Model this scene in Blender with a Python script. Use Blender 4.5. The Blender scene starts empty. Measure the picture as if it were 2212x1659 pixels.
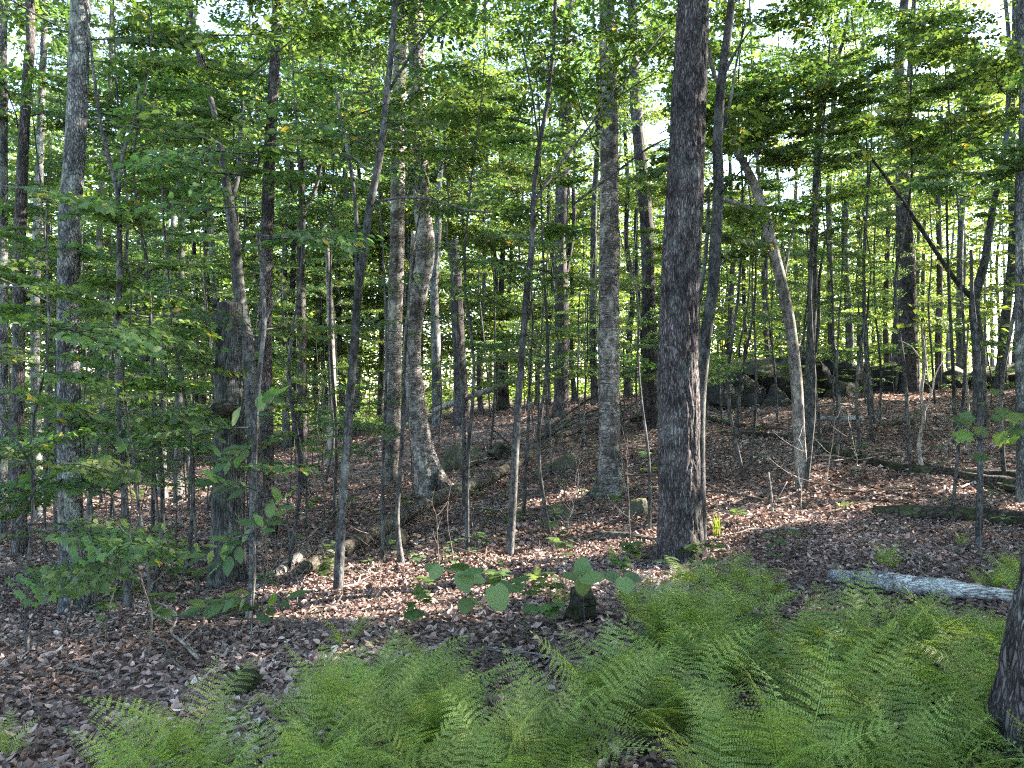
import bpy, bmesh, math, random
import numpy as np
from mathutils import Vector, Matrix, Euler
random.seed(7)
rng = np.random.default_rng(7)
R = math.radians
scene = bpy.context.scene
COL = scene.collection

# ------------------------------------------------------------------ camera, sky, sun, exposure
CAMZ, F = 1.55, 760.0
cam_d = bpy.data.cameras.new('camera')
cam_d.sensor_width = 36.0
cam_d.lens = 36.0 * F / 1024.0
cam_d.clip_start = 0.05
cam_d.clip_end = 2000
cam = bpy.data.objects.new('camera', cam_d)
COL.objects.link(cam)
cam.location = (0, 0, CAMZ)
cam.rotation_euler = (R(90), 0, 0)
scene.camera = cam

SUN_EL, SUN_ROT = R(30), R(74)
S = np.array([math.sin(SUN_ROT) * math.cos(SUN_EL), math.cos(SUN_ROT) * math.cos(SUN_EL), math.sin(SUN_EL)])
world = bpy.data.worlds.new('World')
scene.world = world
world.use_nodes = True
wn = world.node_tree
wn.nodes.clear()
sky = wn.nodes.new('ShaderNodeTexSky')
sky.sky_type = 'NISHITA'
sky.sun_disc = False
sky.sun_elevation = SUN_EL
sky.sun_rotation = SUN_ROT
sky.air_density = 1.0
sky.dust_density = 1.0
sky.ozone_density = 1.0
bg = wn.nodes.new('ShaderNodeBackground')
bg.inputs['Strength'].default_value = 0.12
wo = wn.nodes.new('ShaderNodeOutputWorld')
wn.links.new(sky.outputs[0], bg.inputs[0])
wn.links.new(bg.outputs[0], wo.inputs[0])

sun_d = bpy.data.lights.new('sun', 'SUN')
sun_d.energy = 5.0
sun_d.angle = R(0.5)
sun_d.color = (1.0, 0.90, 0.78)
sun = bpy.data.objects.new('sun', sun_d)
COL.objects.link(sun)
sun.rotation_euler = Vector(S).to_track_quat('Z', 'Y').to_euler()
sun.location = (30, 5, 30)

scene.view_settings.view_transform = 'Standard'
scene.view_settings.look = 'None'
scene.view_settings.gamma = 1
scene.view_settings.use_curve_mapping = False
scene.view_settings.exposure = 3.6
scene.render.engine = 'CYCLES'
cy = scene.cycles
cy.max_bounces = 7
cy.diffuse_bounces = 4
cy.glossy_bounces = 2
cy.transmission_bounces = 5
cy.transparent_max_bounces = 4
cy.caustics_reflective = False
cy.caustics_refractive = False
cy.sample_clamp_indirect = 6
cy.use_denoising = False
cy.pixel_filter_type = 'BLACKMAN_HARRIS'
cy.filter_width = 1.2

# ------------------------------------------------------------------ noise, terrain
def _hash(ix, iy, iz, seed):
    h = (ix * 374761393 + iy * 668265263 + iz * 1440662683 + seed * 1274126177) & 0xffffffff
    h = ((h ^ (h >> 13)) * 1274126177) & 0xffffffff
    h = ((h ^ (h >> 16)) * 2246822519) & 0xffffffff
    return ((h ^ (h >> 15)) & 0xffffffff) / 4294967295.0

def vnoise(p, seed=0):
    p = np.asarray(p, float)
    i = np.floor(p).astype(np.int64)
    f = p - i
    f = f * f * (3 - 2 * f)
    ix, iy, iz = i[..., 0], i[..., 1], i[..., 2]
    out = 0
    for dx in (0, 1):
        wx = f[..., 0] if dx else 1 - f[..., 0]
        for dy in (0, 1):
            wy = f[..., 1] if dy else 1 - f[..., 1]
            for dz in (0, 1):
                wz = f[..., 2] if dz else 1 - f[..., 2]
                out = out + wx * wy * wz * _hash(ix + dx, iy + dy, iz + dz, seed)
    return out

def fbm(p, octv=4, seed=0):
    p = np.asarray(p, float)
    a, s, t = 0.5, 0, 0
    for k in range(octv):
        s = s + a * vnoise(p, seed + k * 17)
        t += a
        p = p * 2.03
        a *= 0.5
    return s / t

PX = 1024.0 / 2212.0        # the photograph was measured at 2212 px across
def pt(u, v, Y):
    """point at distance Y seen at (u, v) of the 2212 wide photograph"""
    u, v = u * PX, v * PX
    return np.array([(u - 512) / F * Y, Y, CAMZ + (384 - v) / F * Y])

# ground contact points measured in the photograph: u, v, distance
CTRL = [(1475, 1195, 7.8), (2000, 1659, 3.1), (1100, 1659, 3.1), (100, 1659, 3.35), (172, 1322, 7.2), (490, 1278, 8.0),
        (730, 1275, 7.5), (1102, 1197, 9.2), (1320, 1075, 13), (925, 1075, 15), (1733, 1052, 11), (2115, 1192, 7.6),
        (330, 1062, 21), (1965, 850, 24), (1600, 862, 22.5), (1100, 900, 26), (715, 1000, 20), (2212, 830, 27),
        (1213, 885, 23), (1412, 925, 20), (1748, 935, 15.5), (45, 1212, 10.5), (-300, 1180, 14), (2500, 1000, 13),
        (1950, 832, 45), (1100, 858, 50), (200, 945, 50), (-600, 960, 45), (2800, 820, 45), (1500, 850, 70), (300, 900, 80), (2600, 825, 80)]
cp = np.array([pt(*c) for c in CTRL])
cp = np.vstack([cp, [[0, 0, 0], [-3, -1, -.1], [3, -1, .05], [-6, -12, 0], [8, -12, .4], [10, 3, .35], [-9, 3, -.9], [18, 8, 1.2], [30, 20, 2.4], [-30, 10, -3.0],
                     [60, 60, 2.5], [-60, 60, -3.5], [0, 110, 0.8], [60, 0, 3.0], [-60, 0, -4.0], [0, -40, 0], [45, 12, 2.6]]])
def _phi(r): return np.sqrt(r * r + 9.0)
_d = np.linalg.norm(cp[:, None, :2] - cp[None, :, :2], axis=2)
_n = len(cp)
_A = np.zeros((_n + 3, _n + 3))
_A[:_n, :_n] = _phi(_d) - 0.25 * np.eye(_n)
_A[:_n, _n] = 1; _A[:_n, _n + 1:_n + 3] = cp[:, :2]
_A[_n:, :_n] = _A[:_n, _n:].T
_w = np.linalg.solve(_A, np.concatenate([cp[:, 2], [0, 0, 0]]))
def H(x, y):
    x = np.atleast_1d(np.asarray(x, float)); y = np.atleast_1d(np.asarray(y, float))
    x = np.clip(x, -70, 70); y = np.clip(y, -45, 120)
    sh = x.shape
    q = np.stack([x.ravel(), y.ravel()], 1)
    out = np.empty(len(q))
    for s in range(0, len(q), 20000):
        qq = q[s:s + 20000]
        d = np.linalg.norm(qq[:, None, :] - cp[None, :, :2], axis=2)
        out[s:s + 20000] = _phi(d) @ _w[:_n] + _w[_n] + qq @ _w[_n + 1:]
    p3 = np.stack([q[:, 0], q[:, 1], q[:, 0] * 0], 1)
    out += (fbm(p3 * 0.9, 3, 5) - 0.5) * 0.16 + (vnoise(p3 * 4.0, 9) - 0.5) * 0.03
    return out.reshape(sh)
def h1(x, y): return float(H(x, y)[0])

def ground_at(u, v):
    """where the line of sight through (u, v) meets the ground"""
    Y = np.linspace(2.2, 60, 1600)
    X = (u * PX - 512) / F * Y
    Z = CAMZ + (384 - v * PX) / F * Y
    hit = np.nonzero(Z <= H(X, Y))[0]
    k = hit[0] if len(hit) else 900
    return np.array([X[k], Y[k], H(X[k], Y[k])[0]])

# ------------------------------------------------------------------ where the sun reaches the ground
SPOTS = [(880, 1275, 300, 62, -7), (640, 1240, 60, 22, -20), (1180, 1215, 120, 18, -8), (1350, 1175, 90, 14, -8), (1225, 1072, 115, 13, -10), (1270, 1150, 75, 12, -8),
         (1700, 1105, 260, 36, -6), (1500, 1140, 90, 70, 0), (1830, 1075, 130, 22, -6), (2115, 1052, 85, 16, -3), (1420, 1050, 30, 14, 0), (340, 1062, 150, 30, -12),
         (1950, 858, 60, 6, 0), (1390, 1240, 60, 22, 0), (100, 1500, 90, 12, 0), (1750, 1040, 40, 25, 0), (2212, 1100, 60, 12, 0), (720, 1420, 60, 10, 0),
         (560, 860, 60, 12, 0), (1010, 1340, 110, 10, -5), (1230, 1280, 40, 20, 0)]
def sun_foot(P):
    P = np.atleast_2d(P)
    t = (P[:, 2] - 0.0) / S[2]
    for _ in range(4):
        g = P - S * t[:, None]
        t = t + (g[:, 2] - H(g[:, 0], g[:, 1])) / S[2] * 0.9
    return P - S * t[:, None]
def lit(P, grow=1.0):
    P = np.atleast_2d(P)
    g = sun_foot(P)
    Y = np.maximum(g[:, 1], 0.5)
    u = (g[:, 0] / Y * F + 512) / PX
    v = (384 - (g[:, 2] - CAMZ) / Y * F) / PX
    m = np.zeros(len(P), bool)
    for (cx, cy_, rx, ry, a) in SPOTS:
        c, s = math.cos(R(a)), math.sin(R(a))
        du, dv = u - cx, v - cy_
        m |= ((du * c + dv * s) / (rx * grow)) ** 2 + ((-du * s + dv * c) / (ry * grow)) ** 2 < 1
    m &= g[:, 1] > 1.5
    n = vnoise(np.stack([g[:, 0] * 0.5 + 7, g[:, 1] * 3.2, g[:, 0] * 0], 1), 3)
    m &= n > 0.13
    fl = vnoise(np.stack([g[:, 0] * 0.8, g[:, 1] * 1.7, g[:, 0] * 0 + 4], 1), 13)
    return m | ((fl > 0.95) & (grow >= 1) & (g[:, 1] > 7))

# ------------------------------------------------------------------ materials
def new_mat(name):
    m = bpy.data.materials.new(name)
    m.use_nodes = True
    nt = m.node_tree
    nt.nodes.clear()
    out = nt.nodes.new('ShaderNodeOutputMaterial')
    return m, nt, out
def N(nt, typ, **kw):
    n = nt.nodes.new(typ)
    for k, v in kw.items():
        if k.startswith('i_'):
            n.inputs[int(k[2:]) if k[2:].isdigit() else k[2:].replace('_', ' ')].default_value = v
        else:
            setattr(n, k, v)
    return n
def ramp(nt, fac, stops):
    r = nt.nodes.new('ShaderNodeValToRGB')
    e = r.color_ramp.elements
    while len(e) > 1: e.remove(e[-1])
    e[0].position = stops[0][0]; e[0].color = (*stops[0][1], 1)
    for p, c in stops[1:]:
        x = e.new(p); x.color = (*c, 1)
    nt.links.new(fac, r.inputs[0])
    return r.outputs[0]
def mixc(nt, fac, a, b, mode='MIX'):
    m = nt.nodes.new('ShaderNodeMix'); m.data_type = 'RGBA'; m.blend_type = mode
    for inp, val in ((m.inputs[0], fac), (m.inputs[6], a), (m.inputs[7], b)):
        if hasattr(val, 'links'): nt.links.new(val, inp)
        elif isinstance(val, (int, float)): inp.default_value = val
        else: inp.default_value = (*val, 1)
    return m.outputs[2]
def coords(nt, scale, use='Object'):
    tc = nt.nodes.new('ShaderNodeTexCoord')
    oi = nt.nodes.new('ShaderNodeObjectInfo')
    add = N(nt, 'ShaderNodeVectorMath', operation='ADD')
    mul = N(nt, 'ShaderNodeMath', operation='MULTIPLY'); mul.inputs[1].default_value = 37.0
    nt.links.new(oi.outputs['Random'], mul.inputs[0])
    nt.links.new(tc.outputs[use], add.inputs[0]); nt.links.new(mul.outputs[0], add.inputs[1])
    mp = nt.nodes.new('ShaderNodeMapping')
    mp.inputs['Scale'].default_value = scale
    nt.links.new(add.outputs[0], mp.inputs[0])
    return mp.outputs[0]
def noise(nt, vec, scale, detail=4, rough=.55, dist=0.0):
    n = N(nt, 'ShaderNodeTexNoise')
    n.inputs['Scale'].default_value = scale; n.inputs['Detail'].default_value = detail
    n.inputs['Roughness'].default_value = rough; n.inputs['Distortion'].default_value = dist
    nt.links.new(vec, n.inputs['Vector'])
    return n.outputs['Fac']
def bump(nt, h, strength, dist):
    b = nt.nodes.new('ShaderNodeBump')
    b.inputs['Strength'].default_value = strength; b.inputs['Distance'].default_value = dist
    nt.links.new(h, b.inputs['Height'])
    return b.outputs[0]

def leaf_mat(name, cols, trans, tmix=0.5, rough=0.5, spec=0.35):
    """cols: three diffuse colours spread over the leaves by their tint"""
    m, nt, out = new_mat(name)
    at = N(nt, 'ShaderNodeAttribute', attribute_name='tint')
    oi = nt.nodes.new('ShaderNodeObjectInfo')
    col = ramp(nt, at.outputs['Fac'], [(0, cols[0]), (.55, cols[1]), (.93, cols[2]), (1.0, cols[3] if len(cols) > 3 else cols[2])])
    hsv = nt.nodes.new('ShaderNodeHueSaturation')
    mr = N(nt, 'ShaderNodeMapRange'); mr.inputs[3].default_value = 0.8; mr.inputs[4].default_value = 1.22
    nt.links.new(oi.outputs['Random'], mr.inputs[0])
    nt.links.new(mr.outputs[0], hsv.inputs['Value'])
    mr2 = N(nt, 'ShaderNodeMapRange'); mr2.inputs[3].default_value = 0.485; mr2.inputs[4].default_value = 0.515
    nt.links.new(oi.outputs['Random'], mr2.inputs[0]); nt.links.new(mr2.outputs[0], hsv.inputs['Hue'])
    nt.links.new(col, hsv.inputs['Color'])
    p = N(nt, 'ShaderNodeBsdfPrincipled')
    p.inputs['Roughness'].default_value = rough
    p.inputs['Specular IOR Level'].default_value = spec
    nt.links.new(hsv.outputs[0], p.inputs['Base Color'])
    t = nt.nodes.new('ShaderNodeBsdfTranslucent')
    tc = mixc(nt, 1.0, hsv.outputs[0], trans, 'MULTIPLY')
    nt.links.new(tc, t.inputs[0])
    mx = nt.nodes.new('ShaderNodeMixShader'); mx.inputs[0].default_value = tmix
    nt.links.new(p.outputs[0], mx.inputs[1]); nt.links.new(t.outputs[0], mx.inputs[2])
    nt.links.new(mx.outputs[0], out.inputs[0])
    return m

def bark_mat(name, dark, mid, pale, zscale=0.16, scale=34, bstr=0.9, bdist=0.02, lichen=(0.30, 0.34, 0.26), lichen_amt=0.35, bands=False, moss=0.0, axis=2, crack=.16):
    """plates parted by dark cracks, drawn out along one axis, with blotches and lichen"""
    m, nt, out = new_mat(name)
    def sc(z, w=1.0): return tuple(z if k == axis else w for k in range(3))
    v = coords(nt, sc(zscale))
    n0 = N(nt, 'ShaderNodeTexNoise'); n0.inputs['Scale'].default_value = scale * .5; n0.inputs['Detail'].default_value = 3
    nt.links.new(v, n0.inputs['Vector'])
    va = N(nt, 'ShaderNodeVectorMath', operation='MULTIPLY_ADD')
    nt.links.new(n0.outputs['Color'], va.inputs[0]); va.inputs[1].default_value = (2.2 / scale,) * 3; nt.links.new(v, va.inputs[2])
    vor = N(nt, 'ShaderNodeTexVoronoi', feature='DISTANCE_TO_EDGE'); vor.inputs['Scale'].default_value = scale
    nt.links.new(va.outputs[0], vor.inputs['Vector'])
    vc = N(nt, 'ShaderNodeTexVoronoi'); vc.inputs['Scale'].default_value = scale
    nt.links.new(va.outputs[0], vc.inputs['Vector'])
    sep = nt.nodes.new('ShaderNodeSeparateColor'); nt.links.new(vc.outputs['Color'], sep.inputs[0])
    fine = noise(nt, v, scale * 3.0, 4, .7)
    plate = mixc(nt, .5, sep.outputs[0], fine)
    col = ramp(nt, plate, [(0.25, mid), (0.72, pale)])
    cr = ramp(nt, vor.outputs['Distance'], [(0.0, (0, 0, 0)), (crack, (1, 1, 1))])
    col = mixc(nt, cr, dark, col)
    if bands:
        bn = noise(nt, coords(nt, sc(26, 1.5)), 2.2, 3, .6)
        bm = ramp(nt, bn, [(0.0, (0, 0, 0)), (0.55, (0, 0, 0)), (0.63, (1, 1, 1))])
        col = mixc(nt, bm, col, dark)
        pn = noise(nt, coords(nt, sc(1.3)), 3.4, 5, .75)
        pm = ramp(nt, pn, [(0.5, (0, 0, 0)), (0.55, (.85, .85, .85))])
        col = mixc(nt, pm, col, tuple(c * .45 for c in mid))
    big = coords(nt, sc(.6))
    ln = noise(nt, big, 3.6, 6, .75, .4)
    lm = ramp(nt, ln, [(0.52, (0, 0, 0)), (0.60, (lichen_amt,) * 3)])
    col = mixc(nt, lm, col, lichen)
    dm = ramp(nt, noise(nt, big, 1.3, 3, .6), [(0.38, (.5, .5, .5)), (0.6, (1.12, 1.1, 1.1))])
    col = mixc(nt, 1.0, col, dm, 'MULTIPLY')
    kn = noise(nt, coords(nt, sc(.6)), 11.0, 5, .75, .3)
    km = ramp(nt, kn, [(0.40, (.30, .29, .30)), (0.50, (.9, .9, .9)), (.64, (1.4, 1.38, 1.38))])
    col = mixc(nt, 0.8, col, km, 'MULTIPLY')
    if moss:
        mn = noise(nt, big, 4.0, 5, .7)
        col = mixc(nt, ramp(nt, mn, [(0.45, (0, 0, 0)), (0.6, (moss,) * 3)]), col, (.06, .085, .02))
    p = N(nt, 'ShaderNodeBsdfPrincipled'); p.inputs['Roughness'].default_value = 0.9
    p.inputs['Specular IOR Level'].default_value = 0.15
    nt.links.new(col, p.inputs['Base Color'])
    h = mixc(nt, .35, cr, fine)
    nt.links.new(bump(nt, h, bstr, bdist), p.inputs['Normal'])
    nt.links.new(p.outputs[0], out.inputs[0])
    return m

M = {}
M['leaf_beech'] = leaf_mat('beech_leaf', [(.045, .083, .038), (.070, .120, .045), (.106, .156, .047), (.24, .20, .04)], (1.8, 1.9, 1.0))
M['leaf_maple'] = leaf_mat('maple_leaf', [(.048, .087, .035), (.080, .130, .041), (.124, .170, .045), (.28, .22, .04)], (1.8, 1.85, .9))
M['leaf_far'] = leaf_mat('woodland_leaf', [(.068, .118, .042), (.115, .166, .048), (.18, .215, .052), (.32, .25, .05)], (1.8, 1.75, .8), 0.52)
M['leaf_big'] = leaf_mat('shrub_leaf', [(.06, .10, .04), (.085, .13, .045), (.11, .155, .05)], (1.5, 1.7, .8), .35)
M['fern'] = leaf_mat('fern_frond', [(.092, .135, .036), (.16, .208, .05), (.23, .27, .068), (.24, .17, .06)], (1.6, 1.8, .8), .4)
M['litter'] = leaf_mat('dry_leaf', [(.07, .048, .04), (.20, .142, .12), (.43, .315, .275), (.50, .44, .40)], (1.2, .9, .7), .12, .75, .2)
M['grass'] = leaf_mat('grass_blade', [(.10, .16, .03), (.15, .2, .035), (.2, .22, .05)], (1.6, 1.7, .7), .35)
M['oak'] = bark_mat('furrowed_bark', (.026, .021, .021), (.072, .062, .062), (.165, .145, .148), .2, 58, 1.0, .015, (.14, .17, .15), .3, crack=.2)
M['grey'] = bark_mat('grey_flaky_bark', (.035, .035, .036), (.10, .105, .105), (.22, .225, .22), .35, 46, .9, .012, (.27, .31, .27), .6)
M['birch'] = bark_mat('yellow_birch_bark', (.05, .042, .04), (.17, .155, .145), (.33, .31, .29), 2.6, 12, .7, .01, (.36, .38, .35), .6, bands=True, crack=.1)
M['dark'] = bark_mat('dark_smooth_bark', (.02, .019, .02), (.05, .05, .05), (.10, .10, .098), .5, 30, .5, .005, (.17, .19, .17), .4, crack=.1)
M['pale'] = bark_mat('pale_smooth_bark', (.07, .062, .055), (.17, .158, .14), (.27, .25, .225), .6, 24, .5, .005, (.30, .31, .27), .4, crack=.1)
M['snag'] = bark_mat('weathered_snag_wood', (.016, .015, .015), (.05, .05, .05), (.10, .105, .10), .09, 55, .9, .01, (.10, .13, .11), .35, crack=.12)
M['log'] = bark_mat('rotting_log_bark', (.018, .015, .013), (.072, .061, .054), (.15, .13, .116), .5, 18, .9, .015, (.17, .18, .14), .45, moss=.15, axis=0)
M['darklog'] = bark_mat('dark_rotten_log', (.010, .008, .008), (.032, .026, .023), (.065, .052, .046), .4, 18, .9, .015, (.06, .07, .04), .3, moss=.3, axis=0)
M['silver'] = bark_mat('silvered_wood', (.07, .065, .06), (.26, .255, .25), (.44, .435, .425), .05, 60, 1.0, .01, (.36, .38, .34), .4, axis=0, crack=.1)
M['deadtwig'] = bark_mat('bleached_twig', (.12, .105, .09), (.27, .24, .21), (.42, .39, .35), .7, 40, .4, .003, (.4, .4, .35), .2)
M['twig'] = bark_mat('brown_twig', (.04, .032, .027), (.09, .075, .063), (.17, .145, .125), .7, 60, .4, .003, (.2, .2, .16), .2)

def ground_mat():
    m, nt, out = new_mat('forest_floor')
    tc = nt.nodes.new('ShaderNodeTexCoord'); v = tc.outputs['Object']
    n1 = N(nt, 'ShaderNodeTexNoise'); n1.inputs['Scale'].default_value = 9; nt.links.new(v, n1.inputs['Vector'])
    va = N(nt, 'ShaderNodeVectorMath', operation='MULTIPLY_ADD')
    nt.links.new(n1.outputs['Color'], va.inputs[0]); va.inputs[1].default_value = (.10, .10, .10); nt.links.new(v, va.inputs[2])
    vor = N(nt, 'ShaderNodeTexVoronoi'); vor.inputs['Scale'].default_value = 17
    nt.links.new(va.outputs[0], vor.inputs['Vector'])
    sep = nt.nodes.new('ShaderNodeSeparateColor'); nt.links.new(vor.outputs['Color'], sep.inputs[0])
    col = ramp(nt, sep.outputs[0], [(0, (.045, .034, .030)), (.35, (.10, .075, .065)), (.7, (.19, .145, .128)), (1, (.30, .24, .215))])
    big = noise(nt, v, .7, 4, .6)
    col = mixc(nt, ramp(nt, big, [(.35, (0, 0, 0)), (.7, (.6, .6, .6))]), col, (.05, .036, .026))
    g = noise(nt, v, 1.7, 5, .65)
    col = mixc(nt, ramp(nt, g, [(.58, (0, 0, 0)), (.70, (.5, .5, .5))]), col, (.05, .075, .025))
    p = N(nt, 'ShaderNodeBsdfPrincipled'); p.inputs['Roughness'].default_value = .9; p.inputs['Specular IOR Level'].default_value = .15
    nt.links.new(col, p.inputs['Base Color'])
    hh = mixc(nt, .5, vor.outputs['Distance'], noise(nt, v, 40, 4, .6))
    nt.links.new(bump(nt, hh, 1.0, .04), p.inputs['Normal'])
    nt.links.new(p.outputs[0], out.inputs[0])
    return m
M['ground'] = ground_mat()
def rock_mat(name, a, b, c, moss):
    m, nt, out = new_mat(name)
    v = coords(nt, (1, 1, 1))
    n = noise(nt, v, 3.5, 8, .68, .3)
    col = ramp(nt, n, [(.3, a), (.5, b), (.72, c)])
    ln = noise(nt, v, 9, 5, .7)
    col = mixc(nt, ramp(nt, ln, [(.60, (0, 0, 0)), (.68, (.3, .3, .3))]), col, tuple(v_ * 1.3 + .02 for v_ in c))
    geo = nt.nodes.new('ShaderNodeNewGeometry'); sx = nt.nodes.new('ShaderNodeSeparateXYZ'); nt.links.new(geo.outputs['Normal'], sx.inputs[0])
    ml = N(nt, 'ShaderNodeMath', operation='MULTIPLY'); nt.links.new(sx.outputs[2], ml.inputs[0]); nt.links.new(noise(nt, v, 2.2, 5, .7), ml.inputs[1])
    col = mixc(nt, ramp(nt, ml.outputs[0], [(.30, (0, 0, 0)), (.42, (moss,) * 3)]), col, (.085, .085, .035))
    p = N(nt, 'ShaderNodeBsdfPrincipled'); p.inputs['Roughness'].default_value = .88; p.inputs['Specular IOR Level'].default_value = .2
    nt.links.new(col, p.inputs['Base Color'])
    nt.links.new(bump(nt, noise(nt, v, 14, 8, .7), .9, .05), p.inputs['Normal'])
    nt.links.new(p.outputs[0], out.inputs[0])
    return m
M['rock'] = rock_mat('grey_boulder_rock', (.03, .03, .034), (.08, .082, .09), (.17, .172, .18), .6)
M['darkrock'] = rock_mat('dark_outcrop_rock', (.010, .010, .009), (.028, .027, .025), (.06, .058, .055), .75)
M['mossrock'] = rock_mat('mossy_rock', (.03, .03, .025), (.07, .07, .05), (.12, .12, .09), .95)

# ------------------------------------------------------------------ mesh helpers
class MB:
    def __init__(s): s.V, s.Q, s.T, s.A, s.n = [], [], [], [], 0
    def add(s, V, Q=None, T=None, tint=0.5):
        V = np.asarray(V, float)
        if Q is not None and len(Q): s.Q.append(np.asarray(Q, np.int64) + s.n)
        if T is not None and len(T): s.T.append(np.asarray(T, np.int64) + s.n)
        s.V.append(V); s.A.append(np.broadcast_to(np.asarray(tint, float), (len(V),)).copy()); s.n += len(V)
    def mesh(s, name, mats, smooth=True, origin=(0, 0, 0), matidx=None):
        me = bpy.data.meshes.new(name)
        V = np.concatenate(s.V) - np.asarray(origin)
        Q = np.concatenate(s.Q) if s.Q else np.zeros((0, 4), np.int64)
        T = np.concatenate(s.T) if s.T else np.zeros((0, 3), np.int64)
        me.vertices.add(len(V)); me.vertices.foreach_set('co', V.astype(np.float32).ravel())
        nl = Q.size + T.size
        me.loops.add(nl)
        me.loops.foreach_set('vertex_index', np.concatenate([Q.ravel(), T.ravel()]).astype(np.int32))
        me.polygons.add(len(Q) + len(T))
        st = np.concatenate([np.arange(len(Q)) * 4, Q.size + np.arange(len(T)) * 3]).astype(np.int32)
        me.polygons.foreach_set('loop_start', st)
        me.update(calc_edges=True)
        me.validate()
        me.polygons.foreach_set('use_smooth', np.full(len(me.polygons), smooth))
        a = me.attributes.new('tint', 'FLOAT', 'POINT')
        if len(a.data) == len(V): a.data.foreach_set('value', np.concatenate(s.A).astype(np.float32))
        for m in (mats if isinstance(mats, (list, tuple)) else [mats]): me.materials.append(m)
        if matidx is not None: me.polygons.foreach_set('material_index', matidx.astype(np.int32))
        return me

def link(name, me, parent=None, loc=(0, 0, 0), rot=None, scale=None, kind=None):
    o = bpy.data.objects.new(name, me)
    COL.objects.link(o)
    if parent is not None: o.parent = parent
    o.location = loc
    if rot is not None: o.rotation_euler = rot
    if scale is not None: o.scale = (scale,) * 3 if isinstance(scale, (int, float)) else scale
    if kind: o['kind'] = kind
    return o
def tag(o, label, cat, group=None):
    o['label'] = label; o['category'] = cat
    if group: o['group'] = group
    return o
def thing(name, label, cat, loc, group=None):
    o = link(name, None, None, tuple(float(c) for c in loc))
    o.empty_display_size = .2
    return tag(o, label, cat, group)

def nrm(v): return v / np.maximum(np.linalg.norm(v, axis=-1, keepdims=True), 1e-9)
def resample(P, n):
    P = np.asarray(P, float)
    if len(P) == 2: return P[0] + (P[1] - P[0]) * np.linspace(0, 1, n)[:, None], np.linspace(0, 1, n)
    d = np.concatenate([[0], np.cumsum(np.linalg.norm(np.diff(P[:, :3], axis=0), axis=1))]); d /= d[-1]
    t = np.linspace(0, 1, n)
    # catmull-rom over the given points
    out = np.empty((n, P.shape[1]))
    k = np.clip(np.searchsorted(d, t, 'right') - 1, 0, len(P) - 2)
    f = (t - d[k]) / np.maximum(d[k + 1] - d[k], 1e-9)
    p0 = P[np.maximum(k - 1, 0)]; p1 = P[k]; p2 = P[k + 1]; p3 = P[np.minimum(k + 2, len(P) - 1)]
    f = f[:, None]
    out = 0.5 * (2 * p1 + (p2 - p0) * f + (2 * p0 - 5 * p1 + 4 * p2 - p3) * f ** 2 + (3 * p1 - p0 - 3 * p2 + p3) * f ** 3)
    return out, t
def tube(mb, P, rad, sides=8, rings=None, disp=None, cap=True, tint=.5):
    """P (n,3) and radii (n,) ; disp(points, angle, arc) returns a radius factor"""
    P = np.asarray(P, float); rad = np.asarray(rad, float)
    if rings:
        PR, _ = resample(np.column_stack([P, rad]), rings)
        P, rad = PR[:, :3], np.maximum(PR[:, 3], 1e-4)
    n = len(P)
    T = nrm(np.gradient(P, axis=0))
    m = np.abs(nrm(P[-1] - P[0]))
    ref = np.array([1., 0, 0]) if m[0] < .6 else np.array([0, 0, 1.]) if m[2] < .6 else np.array([0, 1., 0])
    A = nrm(np.cross(T, ref)); B = np.cross(T, A)
    th = np.arange(sides) * 2 * math.pi / sides
    rr = np.repeat(rad[:, None], sides, 1)
    dirs = A[:, None] * np.cos(th)[None, :, None] + B[:, None] * np.sin(th)[None, :, None]
    V = P[:, None] + dirs * rr[..., None]
    if disp is not None:
        fac = disp(V.reshape(-1, 3), np.tile(th, n), np.repeat(np.concatenate([[0], np.cumsum(np.linalg.norm(np.diff(P, axis=0), axis=1))]), sides)).reshape(n, sides)
        V = P[:, None] + dirs * (rr * fac)[..., None]
    V = V.reshape(-1, 3)
    i = np.arange(n - 1)[:, None] * sides; j = np.arange(sides)[None]; k = (j + 1) % sides
    Q = np.stack([i + j, i + k, i + sides + k, i + sides + j], -1).reshape(-1, 4)[:, ::-1]
    Tt = None
    if cap:
        V = np.vstack([V, P[-1] + T[-1] * rad[-1] * .3, P[0] - T[0] * rad[0] * .3])
        e = (n - 1) * sides
        Tt = np.vstack([np.stack([e + j[0], np.full(sides, n * sides), e + k[0]], 1), np.stack([k[0], np.full(sides, n * sides + 1), j[0]], 1)])
    mb.add(V, Q, Tt, tint)

# leaf templates: (verts, quads, tris), leaf along +y from its stalk, z up
L_DIA = (np.array([[0, 0, 0], [-.30, .48, .07], [0, 1, -.06], [.30, .48, .07]]), None, np.array([[0, 2, 1], [0, 3, 2]]))
L_OVAL = (np.array([[0, 0, 0], [-.25, .28, .06], [-.23, .64, .05], [0, 1, -.08], [.23, .64, .05], [.25, .28, .06]]), np.array([[0, 3, 2, 1], [0, 5, 4, 3]]), None)
def _fan(outl, z=None):
    o = np.array(outl); c = np.array([[0, .42]])
    v2 = np.vstack([c, o]); r = np.hypot(v2[:, 0], v2[:, 1] - .42)
    v = np.column_stack([v2, -.16 * r ** 2 + .05 * np.abs(v2[:, 0])])
    n = len(o)
    return v, None, np.array([[0, 1 + (k + 1) % n, 1 + k] for k in range(n)])
L_MAPLE3 = _fan([(0, 0), (-.34, .12), (-.50, .52), (-.2, .55), (0, 1), (.2, .55), (.50, .52), (.34, .12)])
L_MAPLE = _fan([(0, 0), (-.16, .02), (-.40, .0), (-.34, .18), (-.62, .42), (-.46, .46), (-.50, .60), (-.20, .55), (-.22, .80), (-.08, .78), (0, 1.03),
                (.08, .78), (.22, .80), (.20, .55), (.50, .60), (.46, .46), (.62, .42), (.34, .18), (.40, .0), (.16, .02)])
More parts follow.
